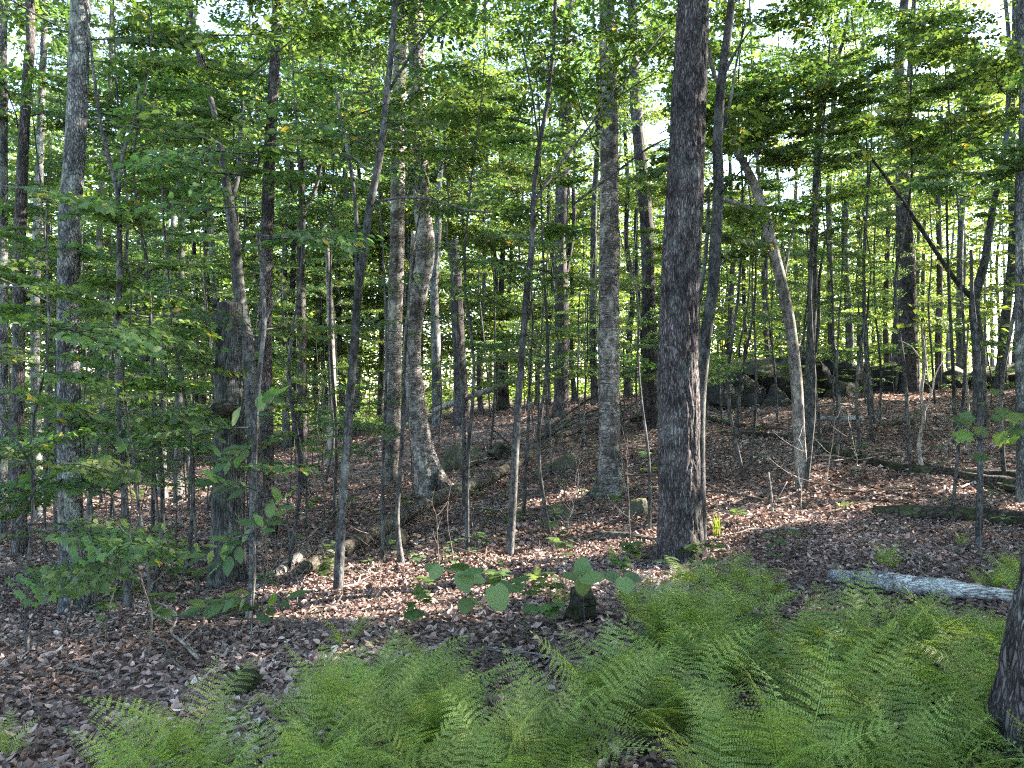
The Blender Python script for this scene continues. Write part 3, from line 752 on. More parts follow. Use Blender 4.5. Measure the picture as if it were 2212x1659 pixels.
leaf_up('thin33', (.8, 4), 9, NEAR_M, (.35, .6))
leaf_up('sap25', (2.2, 4.2), 8, NEAR_M, (.5, .9))
leaf_up('pale20', (3.0, 6.5), 10, NEAR_M)

# ------------------------------------------------------------------ understory saplings
def sapling(x, y, h, pool, label, group, n, zlo=.22, bark='dark', name='sapling', sc=(.55, 1.0)):
    z0 = h1(x, y)
    root = thing(name, label, 'sapling', (x, y, z0), group)
    k = 7
    w = np.stack([np.cumsum(np.random.default_rng(int(abs(x * 97 + y * 31))).normal(0, .06 * h / 4, k)), np.cumsum(np.random.default_rng(int(abs(x * 57 + y * 71))).normal(0, .06 * h / 4, k)), np.linspace(-.08, h, k)], 1)
    w[:, :2] -= w[0, :2]
    mb = MB(); tube(mb, w, np.linspace(.005 + .0033 * h, .003, k), 7, 16)
    link('stem', mb.mesh('stem', M[bark]), root)
    base = np.array([x, y, z0]); c = 0
    for q in range(n):
        f = random.uniform(zlo, 1.0)
        at = base + np.array([np.interp(f * h, w[:, 2], w[:, 0]), np.interp(f * h, w[:, 2], w[:, 1]), f * h])
        L = (1.15 - .65 * f)
        spray_on(root, at, q * 2.4 + random.uniform(-.5, .5), random.uniform(0, .5), random.uniform(*sc) * L * (h / 5) ** .4, pool)
    return root
def px_x(u, Y): return (u * PX - 512) / F * Y
LM = [(5, 'the trunk at the left edge'), (150, 'the tall grey flaking trunk'), (490, 'the broken snag'), (577, 'the blotched trunk by the snag'), (653, 'the slim forked tree'), (765, 'the forking grey sapling'), (855, 'the left birch'), (915, 'the bent birch'),
      (995, 'the broken stub behind the birches'), (1130, 'the lone centre sapling'), (1214, 'the trunk behind the centre sapling'), (1316, 'the banded birch'), (1400, 'the ragged brown trunk'), (1470, 'the thickest tree'), (1545, 'the narrow stem by the thickest tree'), (1710, 'the curved pale tree'), (1757, 'the stem behind the curved tree'), (1962, 'the broad based ridge tree'), (2110, 'the forked tree near the right edge'), (2207, 'the trunk at the right edge')]
def where_is(u):
    k = min(LM, key=lambda q: abs(q[0] - u)); d = u - k[0]
    return ('just left of ' if d < -14 else 'just right of ' if d > 14 else 'in line with ') + k[1] if abs(d) < 45 else ('left of ' if d < 0 else 'right of ') + k[1]
def uof(x, y): return (x / y * F + 512) / PX
UND = []
# (u, distance, height, pool) placed by eye: left thicket, top right maples, and the middle distance
for (u, Y, h, pl, n) in [(250, 8.5, 2.0, 1, 12), (380, 10, 2.4, 0, 12), (620, 9.5, 2.2, 0, 12), (700, 11.2, 2.2, 1, 12), (820, 12, 2.0, 0, 12), (540, 12, 2.5, 0, 12), (300, 12, 2.4, 0, 12), (900, 13.5, 2.0, 1, 12), (1240, 13.5, 1.8, 0, 10), (1050, 14, 2.0, 1, 12), (140, 9, 2.2, 0, 12), (450, 14, 2.6, 1, 14), (660, 15, 2.6, 0, 14),
    (330, 6.2, 3.2, 0, 14), (60, 5.6, 3.4, 1, 14), (430, 7.4, 3.6, 0, 14), (-60, 7.4, 4.4, 1, 14), (200, 9.4, 4.6, 0, 14), (480, 10.5, 5.0, 0, 16), (350, 11.5, 5.2, 1, 16),
    (100, 11.0, 5.0, 0, 16), (660, 12.5, 5.5, 0, 16), (250, 14.0, 6.0, 0, 16), (560, 14.5, 6.5, 1, 16), (20, 15, 6.0, 1, 16), (420, 17, 6.5, 0, 16), (700, 17, 6.5, 0, 16),
    (1190, 15.5, 6.0, 0, 14), (1270, 18, 6.8, 0, 16), (1440, 15, 6.0, 1, 14), (1620, 13.5, 6.5, 1, 18), (1830, 12, 6.2, 1, 20),
    (1950, 9.6, 5.4, 1, 30), (2260, 8.0, 5.0, 1, 26), (1770, 10.5, 8.4, 1, 46), (1960, 12, 9.0, 1, 46), (2140, 10.5, 8.0, 1, 44), (1650, 12, 9.0, 1, 40), (2040, 15, 10, 1, 40), (1830, 15, 10, 0, 40), (330, 7.6, 6.5, 1, 24), (2420, 6.0, 5.2, 1, 34), (2190, 14.5, 6.8, 1, 18), (1900, 17, 7.5, 0, 18), (1680, 18, 7.5, 1, 18),
    (2020, 20, 8.0, 0, 18), (2350, 11, 6, 1, 16), (1560, 20, 7.5, 0, 16), (900, 8.8, 6.6, 0, 14), (1010, 9.6, 7.2, 1, 16), (1260, 10.0, 7.4, 1, 16), (620, 9.2, 7.4, 1, 18), (400, 9.0, 7.2, 1, 18), (330, 12.5, 8.5, 0, 20), (720, 12.8, 9, 0, 18), (520, 12.6, 9, 1, 18), (120, 13, 9, 1, 18)]:
    UND.append((px_x(u, Y), Y, h, pl, n))
for (x, y, h, pl, n) in UND:
    x, y = clear_xy(x, y, h * .8, .5)
    side = 'left of the centre birches' if x < -1.5 else 'in the middle distance' if x < 2.5 else 'on the slope at the right'
    kind = ('beech', 'maple')[pl]
    sapling(x, y, h, (NEAR_B, NEAR_M)[pl], f'{"low" if h < 4 else "tall" if h > 6.4 else "leafy"} {kind} sapling {"close by" if y < 8 else "farther back" if y > 13 else "midway"}, {where_is(uof(x, y))}', 'leafy saplings of the understory', int(n * 1.1), zlo=.55 if (x > 1 and y < 14) or h > 7 else .2)
for k in range(64):
    Y = random.uniform(10, 26); u = random.uniform(-150, 2400)
    if 1330 < u < 1600 and Y < 16 or 560 < u < 1330 and Y < 19: continue
    x = px_x(u, Y); h = random.uniform(4, 9.5)
    side = 'left' if u < 800 else 'centre' if u < 1500 else 'right'
    x, Y = clear_xy(x, Y, h * .8, .8)
    sapling(x, Y, h, (MID_B, MID_M)[k % 2], f'thin layered sapling of the thicket, {where_is(uof(x, Y))}', 'thin saplings of the thicket', 13, zlo=.35 if Y < 16 else .12, sc=(.35, .6))
for k in range(66):
    u = random.uniform(-250, 2460)
    Y = random.uniform(17, 38 * (1 + .15 * (u - 1106) / 1106))
    x = px_x(u, Y)
    h = random.uniform(2.5, 8)
    far = Y > 25
    side = 'left' if u < 800 else 'centre' if u < 1500 else 'right'
    sapling(x, Y, h, (MID_B, MID_M)[k % 2] if not far else FAR_B, f'{"short" if h < 4.5 else "tall"} {"far" if far else "nearer"} undergrowth tree, {where_is(uof(x, Y))}', 'undergrowth trees', 9 if not far else 8, zlo=.05, sc=(.4, .75) if not far else (.35, .65))

# ------------------------------------------------------------------ background trees of the wood
def bg_tree(x, y, h, r, crown_lo, n, pool, label, group, bark, sc=(.8, 1.3), name='woodland_tree'):
    z0 = h1(x, y)
    root = thing(name, label, 'tree', (x, y, z0), group)
    rr = np.random.default_rng(int(abs(x * 917 + y * 331)) + 5)
    k = 8
    w = np.stack([np.cumsum(rr.normal(0, .12, k)), np.cumsum(rr.normal(0, .12, k)), np.linspace(-.15, h, k)], 1); w[:, :2] -= w[0, :2]
    mb = MB(); tube(mb, w, r * np.array([1.25, .98, .9, .82, .72, .58, .4, .15]), 9, 26, lambda V, th, s: 1 + (vnoise(V * 3, 4) - .5) * .25 + .5 * np.exp(-s / .3))
    link('trunk', mb.mesh('trunk', M[bark]), root)
    for q in range(n):
        f = random.uniform(crown_lo, 1.0)
        c = np.array([np.interp(f * h, w[:, 2], w[:, 0]), np.interp(f * h, w[:, 2], w[:, 1]), f * h])
        az = random.uniform(0, 2 * math.pi); ro = random.uniform(0, 1.6) * (1.2 - f * .6)
        at = np.array([x, y, z0]) + c + np.array([math.cos(az) * ro, math.sin(az) * ro, ro * .25])
        spray_on(root, at, az, random.uniform(-.05, .55), random.uniform(*sc) * (1.1 - .35 * f), pool)
BG = [(1802, 30, .13), (1834, 30.5, .16), (1932, 27, .17), (1583, 34, .13), (1660, 38, .12), (1668, 30, .09), (1040, 30, .10), (1070, 36, .12), (1288, 24, .12), (1300, 33, .12), (1160, 36, .1),
      (1010, 40, .13), (905, 34, .13), (770, 30, .12), (820, 36, .14), (690, 34, .13), (620, 28, .13), (470, 26, .15), (440, 34, .16), (300, 27, .15), (230, 32, .16), (180, 24, .13), (110, 30, .15), (30, 26, .15),
      (1510, 40, .14), (1720, 42, .14), (1860, 38, .15), (2030, 33, .15), (2075, 28, .13), (2160, 24, .15), (2190, 35, .14), (2000, 42, .13), (1390, 36, .12), (1330, 42, .13), (1235, 45, .13), (540, 40, .14), (360, 42, .15)]
for k, (u, Y, r) in enumerate(BG):
    side = 'left' if u < 800 else 'centre' if u < 1500 else 'right'
    bg_tree(px_x(u, Y), Y, random.uniform(13, 19), r, (.3 if k % 3 else .2), 24, FAR_B if Y > 26 else MID_B, f'{("dark", "grey", "smooth dark")[k % 3]} slim trunk far back, {where_is(u)}', 'far woodland trees', ('oak', 'grey', 'dark')[k % 3])
for k in range(38):
    u = random.uniform(-500, 2700); Y = random.uniform(30, 36) * (1 + .2 * (u - 1106) / 1106)
    side = 'left' if u < 800 else 'centre' if u < 1500 else 'right'
    bg_tree(px_x(u, Y), Y, random.uniform(14, 20), random.uniform(.08, .15), .15, 20, FAR_B, f'{("dark", "grey", "smooth dark")[k % 3]} slim trunk far back, {where_is(u)}', 'far woodland trees', ('oak', 'grey', 'dark')[k % 3], (.9, 1.5))

# trees around and behind the camera position and to the right: they shade the place
def side_tree(x, y, h, r, n_leaf, rad, lo, label, group, lsize=.17):
    x, y = clear_xy(x, y, 10, 1.6)
    z0 = h1(x, y)
    root = thing('woodland_tree', label, 'tree', (x, y, z0), group)
    k = 8
    w = np.stack([np.cumsum(rng.normal(0, .12, k)), np.cumsum(rng.normal(0, .12, k)), np.linspace(-.15, h, k)], 1); w[:, :2] -= w[0, :2]
    mb = MB(); tube(mb, w, r * np.array([1.25, .98, .9, .82, .72, .58, .4, .15]), 9, 20, lambda V, th, s: 1 + (vnoise(V * 3, 4) - .5) * .25 + .5 * np.exp(-s / .3))
    link('trunk', mb.mesh('trunk', M['grey']), root)
    nc = n_leaf // 60
    cz = lo + (h - lo) * rng.random(nc)
    rr = rad * np.sqrt(rng.random(nc)) * (1.1 - .5 * (cz / h)); a = rng.random(nc) * 2 * math.pi
    C = np.stack([np.interp(cz, w[:, 2], w[:, 0]) + rr * np.cos(a), np.interp(cz, w[:, 2], w[:, 1]) + rr * np.sin(a), cz], 1)
    P = np.repeat(C, 60, 0) + rng.normal(0, 1, (nc * 60, 3)) * np.array([.75, .75, .16])
    Pw = P + np.array([x, y, z0])
    keep = ~lit(Pw, 1.18)  # crown shaped for the light: leaves left out along beams to the sun spots
    keep &= ~((np.abs(Pw[:, 0]) < Pw[:, 1] * .70 + .3) & (Pw[:, 1] > 0) & (np.abs(Pw[:, 2] - CAMZ) < Pw[:, 1] * .52 + .2) & (Pw[:, 1] < 9))
    keep &= np.linalg.norm(Pw - np.array([0, 0, CAMZ]), axis=1) > 2.8
    P = P[keep]; n = len(P)
    mb = MB(); yaw = rng.random(n) * 2 * math.pi
    add_leaves(mb, P, np.stack([np.cos(yaw), np.sin(yaw), rng.normal(-.15, .25, n)], 1), nrm(np.stack([rng.normal(0, .35, n), rng.normal(0, .35, n), np.ones(n)], 1)), lsize * rng.uniform(.7, 1.2, n), L_DIA, np.clip(rng.beta(2, 2.3, n), 0, 1))
    link('crown', mb.mesh('crown', M['leaf_far'], smooth=False), root, kind='stuff')
SIDE = []
for x, y in [(9, 4), (9.5, 9.5), (12.5, 6), (12, 1), (15, 11), (16, 4), (14.5, 15), (19, 8), (19.5, 14), (21, 1.5), (18, 19), (23, 11), (24, 18), (26, 6), (22, 25), (28, 14), (29, 22), (32, 9), (33, 17), (27, 29), (36, 26), (16, -4), (24, -5), (38, 12), (42, 20)]:
    SIDE.append((x, y))
for x, y in SIDE:
    side_tree(x, y, random.uniform(13, 17), .13, 10200, 3.6, 1.0 if x > 14 else 2.2, 'unseen woodland tree added beyond the right edge to shade the floor', 'unseen shade trees added at the right', .19)  # added out of view to shade the floor
for x, y in [(-9, 3), (-13, 9), (-7, -4), (-1, -7), (6, -5), (-16, 16), (2.5, -3.2), (-3.5, -3)]:
    side_tree(x, y, random.uniform(12, 16), .15, 4500, 3.8, 4.5, 'woodland tree beyond the left edge or behind the viewer', 'trees around the viewer', .17)

# ------------------------------------------------------------------ far woods, one mass
def far_woods():
    mb = MB()
    n = 150
    ys = rng.uniform(60, 95, n); xs = rng.uniform(-1, 1, n) * (ys * .8)
    for x, y in zip(xs, ys):
        z = h1(x, y); h = rng.uniform(14, 20); r = rng.uniform(.08, .2)
        tube(mb, np.array([[x, y, z - .2], [x + rng.normal(0, .3), y, z + h * .5], [x + rng.normal(0, .5), y, z + h]]), [r * 1.2, r * .8, r * .2], 5)
    nq = sum(len(q) for q in mb.Q); ntk = sum(len(q) for q in mb.T)
    nc = 5000
    ys = 47 + 44 * rng.random(nc) ** 1.6; xs = rng.uniform(-1, 1, nc) * (ys * .85); ys = ys + .42 * xs + 2
    g = H(xs, ys)
    clump = fbm(np.stack([xs * .12, ys * .12, xs * 0], 1), 3, 71)
    zz = g + (rng.random(nc) ** .85) * (11 + 11 * np.clip((clump - .3) * 2, 0, 1))
    P = np.repeat(np.stack([xs, ys, zz], 1), 60, 0) + rng.normal(0, 1, (nc * 60, 3)) * np.array([1.3, 1.3, .35])
    m = len(P); yaw = rng.random(m) * 2 * math.pi
    add_leaves(mb, P, np.stack([np.cos(yaw), np.sin(yaw), rng.normal(-.2, .3, m)], 1), nrm(np.stack([rng.normal(0, .5, m), rng.normal(0, .5, m), np.ones(m)], 1)), .40 * rng.uniform(.7, 1.2, m), L_DIA, np.clip(rng.beta(2, 2, m), 0, 1))
    Tn = sum(len(q) for q in mb.T); Qn = sum(len(q) for q in mb.Q)
    mi = np.zeros(Qn + Tn, int); mi[Qn + ntk:] = 1
    o = link('far_woods', mb.mesh('far_woods', [M['grey'], M['leaf_far']], smooth=False, matidx=mi), kind='stuff')
    tag(o, 'distant sunlit yellow green woods closing the view between the trunks', 'woods')
far_woods()
def far_brush():
    # knee high green growth on the open ground beyond the ridge
    n = 900
    x = rng.uniform(-46, 50, n); y = 34 + .3 * x + rng.uniform(0, 17, n)
    P = np.repeat(np.stack([x, y, H(x, y) + rng.uniform(.15, .7, n)], 1), 34, 0) + rng.normal(0, 1, (n * 34, 3)) * np.array([.75, .75, .22])
    m = len(P); yaw = rng.random(m) * 2 * math.pi
    mb = MB(); add_leaves(mb, P, np.stack([np.cos(yaw), np.sin(yaw), rng.normal(0, .35, m)], 1), nrm(np.stack([rng.normal(0, .5, m), rng.normal(0, .5, m), np.ones(m)], 1)), .24 * rng.uniform(.6, 1.2, m), L_DIA, rng.beta(2, 2, m))
    tag(link('far_brush', mb.mesh('far_brush', M['leaf_far'], smooth=False), kind='stuff'), 'low green brush covering the far ground beyond the ridge', 'brush')
far_brush()

# ------------------------------------------------------------------ rocks
def rock(label, u, v, Y, w, d, h, mat, seed, name='boulder', sink=.34, cuts=17, group=None):
    x = px_x(u, Y); z = h1(x, Y)
    bm = bmesh.new(); bmesh.ops.create_icosphere(bm, subdivisions=5, radius=1)
    V = np.array([v_.co[:] for v_ in bm.verts]); Tt = np.array([[q.index for q in f.verts] for f in bm.faces]); bm.free()
    r = np.random.default_rng(seed)
    for _ in range(cuts):
        nn = nrm(r.normal(0, 1, 3)); dd = r.uniform(.28, .74)
        s = V @ nn - dd
        V = V - np.where(s > 0, s, 0)[:, None] * nn * .95
    nv = nrm(V)
    V = V + nv * ((fbm(V * 2.2 + seed, 4, seed) - .5) * .22 + (fbm(V * 7 + seed, 3, seed + 2) - .5) * .08)[:, None]
    V = V - (V.max(0) + V.min(0)) / 2; V = V / V.max(0)
    V = V * np.array([w, d, h]) / 2
    mb = MB(); mb.add(V, None, Tt)
    o = link(name, mb.mesh(name, M[mat]), None, (x, Y, z + h * (.5 - sink)), (0, 0, r.uniform(-.3, .3)))
    tag(o, label, 'rock', group)
def rk(label, u0, u1, v0, v1, Y, mat, seed, **k):
    if Y < 20: Y = ground_at((u0 + u1) / 2, v1)[1]
    x = px_x((u0 + u1) / 2, Y); z = h1(x, Y)
    w = (u1 - u0) * PX / F * Y * (1.4 if mat == 'darkrock' and Y > 19 else 1); top = CAMZ + (384 - v0 * PX) / F * Y
    h = max(.12, (top - z) / .66)
    rock(label, (u0 + u1) / 2, 0, Y, w, min(w, h * 1.6), h, mat, seed, **k)
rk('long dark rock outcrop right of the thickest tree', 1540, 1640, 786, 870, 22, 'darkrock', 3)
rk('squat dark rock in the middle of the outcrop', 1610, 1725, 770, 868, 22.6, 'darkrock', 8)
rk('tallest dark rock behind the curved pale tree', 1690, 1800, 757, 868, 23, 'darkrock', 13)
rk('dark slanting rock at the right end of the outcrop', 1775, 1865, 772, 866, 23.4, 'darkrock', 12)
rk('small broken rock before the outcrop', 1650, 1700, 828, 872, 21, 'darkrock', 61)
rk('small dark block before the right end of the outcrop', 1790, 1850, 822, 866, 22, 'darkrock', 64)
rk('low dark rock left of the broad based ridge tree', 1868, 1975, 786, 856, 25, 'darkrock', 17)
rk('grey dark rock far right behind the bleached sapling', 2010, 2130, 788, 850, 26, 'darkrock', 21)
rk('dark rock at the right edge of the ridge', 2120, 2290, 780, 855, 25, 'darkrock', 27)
for _k, (_u, _Y, _h) in enumerate([(1560, 20.8, 1.3), (1600, 21.2, 1.0), (1650, 20.6, 1.2), (1715, 20.2, 1.0), (1765, 21, 1.3), (1830, 20.8, 1.0), (1880, 22.5, 1.5), (1930, 22, 1.1), (2030, 23, 1.6), (2100, 22, 1.2), (1590, 19.4, .9)]):
    sapling(px_x(_u, _Y), _Y, _h, NEAR_B if _k % 2 else NEAR_M, f'low bush before the outcrop, {where_is(_u)}', 'low bushes before the outcrop', 12, zlo=.1, sc=(.5, .8))
rk('grey boulder behind the fallen log at the centre', 955, 1045, 945, 1008, 17, 'mossrock', 33, sink=.45, cuts=26)
rk('smaller grey boulder right of the centre boulder', 1050, 1110, 948, 988, 18, 'darkrock', 71, sink=.45, cuts=13)
rk('mossy rock between fallen log and banded birch', 1175, 1250, 978, 1012, 15.5, 'mossrock', 44)
rk('small mossy rock under the fallen log', 815, 880, 1140, 1180, 9.6, 'mossrock', 49)
rk('mossy stone right of the centre sapling', 1180, 1250, 1090, 1120, 11.3, 'mossrock', 52)
rk('mossy stone beside the banded birch roots', 1350, 1400, 1075, 1120, 11.5, 'mossrock', 55)

# ------------------------------------------------------------------ logs and fallen branches
def ground_line(uv, w):
    q, _ = resample(np.array(uv, float), 4 * len(uv))
    P = np.array([ground_at(u, v) for (u, v) in q])
    for _ in range(2): P[1:-1] = (P[:-2] + 2 * P[1:-1] + P[2:]) / 4
    P[:, 2] = np.maximum(P[:, 2], H(P[:, 0], P[:, 1]))
    return P
def log(label, uv, widths, mat, name='fallen_log', sides=18, lift=.55, ys=None, branches=(), amp=.16, cat='log', ring=.06, group=None):
    if ys is None:
        P = ground_line(uv, widths)
        r = np.interp(np.linspace(0, 1, len(P)), np.linspace(0, 1, len(widths)), widths) * PX / F * P[:, 1] / 2
        P[:, 2] += r * lift
    else:
        P = np.array([pt(u, v, y) for (u, v), y in zip(uv, ys)])
        r = np.interp(np.linspace(0, 1, len(P)), np.linspace(0, 1, len(widths)), widths) * PX / F * P[:, 1] / 2
    base = P[0].copy()
    L = np.linalg.norm(np.diff(P, axis=0), axis=1).sum()
    mb = MB(); sd = int(abs(uv[0][0])) % 50
    tube(mb, P - base, r, sides, max(8, int(L / ring)), lambda V, th, s: 1 + (fbm(V * np.array([5, 5, 5]), 3, sd) - .5) * amp * 2 + (vnoise(V * 22, sd) - .5) * amp * .5)
    if branches:
        root = thing(name, label, cat, base, group)
        link('trunk', mb.mesh('trunk', M[mat]), root)
        for (bp, bw) in branches:
            Q = np.array([pt(*b) for b in bp]); rr = np.linspace(bw[0], bw[1], len(Q)) * PX / F * Q[:, 1] / 2
            b = MB(); tube(b, Q - base, rr, 6, 12, lambda V, th, s: 1 + (vnoise(V * 9, sd) - .5) * .4)
            link('branch', b.mesh('branch', M[mat]), root)
    else:
        o = link(name, mb.mesh(name, M[mat]), None, tuple(base)); tag(o, label, cat, group)
g1 = ground_at(1185, 950)
log('long fallen log slanting up from lower left to the centre boulders', [(655, 1228), (760, 1178), (870, 1118), (960, 1068), (1050, 1035), (1130, 992), (1185, 955), (1255, 925)], (28, 29, 28, 26, 23, 17, 11), 'log', sides=24, ys=[ground_at(u_, v_ + 26)[1] for u_, v_ in [(655, 1228), (760, 1178), (870, 1118), (960, 1068), (1050, 1035), (1130, 992), (1185, 955), (1255, 925)]],
    branches=[([(700, 1205, 7.9), (690, 1170, 7.9), (672, 1130, 8.0), (640, 1105, 8.1)], (8, 3)), ([(1165, 960, g1[1]), (1230, 905, g1[1] + .4), (1310, 880, g1[1] + .8), (1400, 872, g1[1] + 1)], (10, 3)), ([(1150, 965, g1[1]), (1200, 915, g1[1]), (1260, 870, g1[1]), (1330, 830, g1[1] + .3)], (9, 3)), ([(1190, 940, g1[1]), (1250, 900, g1[1] - .2), (1330, 905, g1[1] - .4), (1390, 950, g1[1] - .6)], (8, 3)),
              ([(1180, 945, g1[1]), (1190, 900, g1[1]), (1230, 860, g1[1] + .2)], (7, 2)), ([(1120, 985, g1[1] - .8), (1090, 950, g1[1] - .6), (1060, 925, g1[1] - .5)], (7, 2)), ([(1215, 925, g1[1]), (1290, 890, g1[1] + .6), (1380, 850, g1[1] + .9)], (6, 2)), ([(1235, 930, g1[1]), (1270, 935, g1[1]), (1300, 925, g1[1])], (7, 3))])
for _k in range(9):
    _u = 1150 + _k * 22 + random.uniform(-15, 15); _v = 962 - _k * 6
    _Y = g1[1] + random.uniform(-.6, .9); _a = random.uniform(.15, 1.1); _l = random.uniform(90, 190)
    log(f'bare dead bough of the deadfall tangle behind the lone centre sapling', [(_u, _v), (_u + _l * .4 * math.cos(_a), _v - _l * .4 * math.sin(_a) * .8), (_u + _l * math.cos(_a), _v - _l * math.sin(_a) * .6)], (7, 5, 2), 'twig', 'dead_bough', sides=6, ys=(_Y, _Y + .2, _Y + .5), cat='branch', group='bare boughs of the deadfall')
log('split pale end piece of the fallen log lit by the sun', [(560, 1272), (600, 1245), (640, 1215), (668, 1195)], (18, 22, 26, 22), 'pale', 'log_piece')
log('pale leaning log propped between trunks behind the boulder', [(940, 886), (1000, 862), (1060, 842), (1112, 822)], (12, 13, 13, 10), 'pale', 'leaning_log', ys=(24.5, 24, 24, 24))
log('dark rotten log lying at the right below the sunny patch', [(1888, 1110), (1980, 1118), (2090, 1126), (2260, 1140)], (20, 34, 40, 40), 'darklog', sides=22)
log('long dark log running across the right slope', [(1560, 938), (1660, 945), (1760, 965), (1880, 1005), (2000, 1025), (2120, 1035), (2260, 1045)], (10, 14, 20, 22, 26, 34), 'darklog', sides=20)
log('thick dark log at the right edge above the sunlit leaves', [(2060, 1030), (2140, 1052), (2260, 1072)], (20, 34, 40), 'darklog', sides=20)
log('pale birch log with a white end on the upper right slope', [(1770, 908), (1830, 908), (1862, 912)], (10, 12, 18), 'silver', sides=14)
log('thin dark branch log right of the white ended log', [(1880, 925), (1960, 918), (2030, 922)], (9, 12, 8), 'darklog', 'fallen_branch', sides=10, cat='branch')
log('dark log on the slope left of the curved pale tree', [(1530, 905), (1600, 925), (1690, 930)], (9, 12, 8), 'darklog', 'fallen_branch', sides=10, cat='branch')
log('silvery weathered log lying in the ferns at the right', [(1796, 1262), (1860, 1278), (1960, 1292), (2060, 1300), (2185, 1310)], (26, 42, 40, 36, 30), 'silver', lift=1.35, sides=32, ring=.02, amp=.32)
log('thin rotten branch at the edge of the ferns below the sunlit leaves', [(815, 1348), (880, 1335), (950, 1325), (1012, 1312)], (8, 11, 11, 8), 'darklog', 'fallen_branch', sides=10, cat='branch')
log('short dark stick in the leaves before the ferns', [(840, 1392), (875, 1375), (905, 1365)], (12, 14, 10), 'darklog', 'fallen_branch', sides=10, cat='branch')
log('short mossy log stub left of the thickest tree', [(1292, 1172), (1340, 1168), (1425, 1172)], (30, 24, 10), 'log', 'log_stub', sides=16)
log('dark log seen between birch and thickest tree', [(1365, 915), (1400, 905), (1432, 895)], (18, 20, 18), 'darklog', sides=12)
log('crooked branch lying beside the tall grey tree', [(320, 1150), (370, 1148), (440, 1146)], (6, 7, 5), 'twig', 'fallen_branch', sides=8, cat='branch', lift=3)
log('dark curved branch leaning at the foot of the snag', [(325, 1312), (370, 1292), (420, 1265), (470, 1262)], (10, 12, 12, 8), 'twig', 'fallen_branch', sides=8, cat='branch', lift=1.5)
log('broken log end lying left of the snag', [(395, 1195), (430, 1205), (465, 1222)], (16, 24, 26), 'log', 'log_piece', sides=14)
log('arched pale branch in front of the birch pair', [(748, 1035), (775, 985), (810, 950), (870, 938)], (7, 8, 7, 4), 'twig', 'fallen_branch', sides=8, cat='branch', ys=(11, 11.2, 11.4, 11.6))
log('pale branch across the foot of the right hand slope', [(1640, 1160), (1700, 1135), (1790, 1110), (1880, 1090)], (5, 6, 5, 3), 'twig', 'fallen_branch', sides=7, cat='branch', lift=1.5)
log('bleached stick lying in the sunlit leaves at the right', [(2075, 1060), (2110, 1048), (2150, 1052), (2200, 1055)], (4, 5, 5, 3), 'deadtwig', 'fallen_branch', sides=7, cat='branch', lift=3)
log('pale crooked stick left of the curved pale tree foot', [(1590, 1110), (1640, 1098), (1680, 1105)], (4, 5, 3), 'deadtwig', 'fallen_branch', sides=7, cat='branch', lift=2)
# rotten stump in the ferns
def stump(label, u, v, w, h, mat, seed):
    g = ground_at(u, v); r = w * PX / F * g[1] / 2
    mb = MB(); P = np.array([[0, 0, -.08], [0, 0, 0], [.01, 0, h * .5], [0, .01, h]])
    tube(mb, P, [r * 1.3, r * 1.2, r, r * .8], 28, 14, lambda V, th, s: 1 + (fbm(V * 12, 3, seed) - .5) * .6 + .25 * np.cos(5 * th + seed) * np.exp(-s / .15))
    o = link('rotten_stump_or_cavity_shade', mb.mesh('rotten_stump_or_cavity_shade', M[mat]), None, tuple(g)); tag(o, label, 'stump')
stump('dark rotten stump among the ferns below the log stub', 1255, 1345, 56, .24, 'darklog', 4)
stump('dark mound for the shaded cavity under the split end of the fallen log', 690, 1235, 70, .16, 'darklog', 9)  # solid dark mound stands in for the shade inside a log cavity
stump('small dark stump in the leaves at the lower left', 520, 1500, 70, .12, 'darklog', 14)

# fallen twigs scattered on the floor
tw_me = []
for k in range(6):
    r = np.random.default_rng(300 + k); L = r.uniform(.5, 1.1); n = 8
    P = np.stack([np.linspace(0, L, n), np.cumsum(r.normal(0, .035, n)), .015 + np.abs(np.cumsum(r.normal(0, .008, n)))], 1); P[0, 1] = 0
    mb = MB(); tube(mb, P, np.linspace(.009, .003, n), 5, 14)
    for q in range(2):
        s = P[2 + q * 2]; a = r.uniform(.5, .9) * (1 if q else -1)
        Q = s + np.stack([np.linspace(0, .3, 4) * math.cos(a), np.linspace(0, .3, 4) * math.sin(a), np.linspace(0, .05, 4)], 1)
        tube(mb, Q, np.linspace(.005, .002, 4), 4, 6)
    tw_me.append([mb.mesh('fallen_twig', M['twig']), mb.mesh('fallen_twig', M['deadtwig'])])
for k in range(190):
    Y = random.uniform(3.2, 12) if k % 3 else random.uniform(10, 22); x = random.uniform(-.7, .7) * Y
    o = link('fallen_twig', tw_me[k % 6][1 if k % 5 == 0 else 0], None, (x, Y, h1(x, Y) + .015), (random.gauss(0, .1), random.gauss(0, .08), random.uniform(0, 6.28)), random.uniform(.6, 1.5) if k % 3 else random.uniform(1.3, 3.0))
    side = 'left' if x < -1 else 'right' if x > 1.5 else 'middle'
    tag(o, f'{"bleached" if k % 5 == 0 else "brown"} fallen twig {"near the viewer" if Y < 7 else "farther up"}, {where_is(uof(x, Y))}', 'twig', f'{"bleached" if k % 5 == 0 else "brown"} fallen twigs')

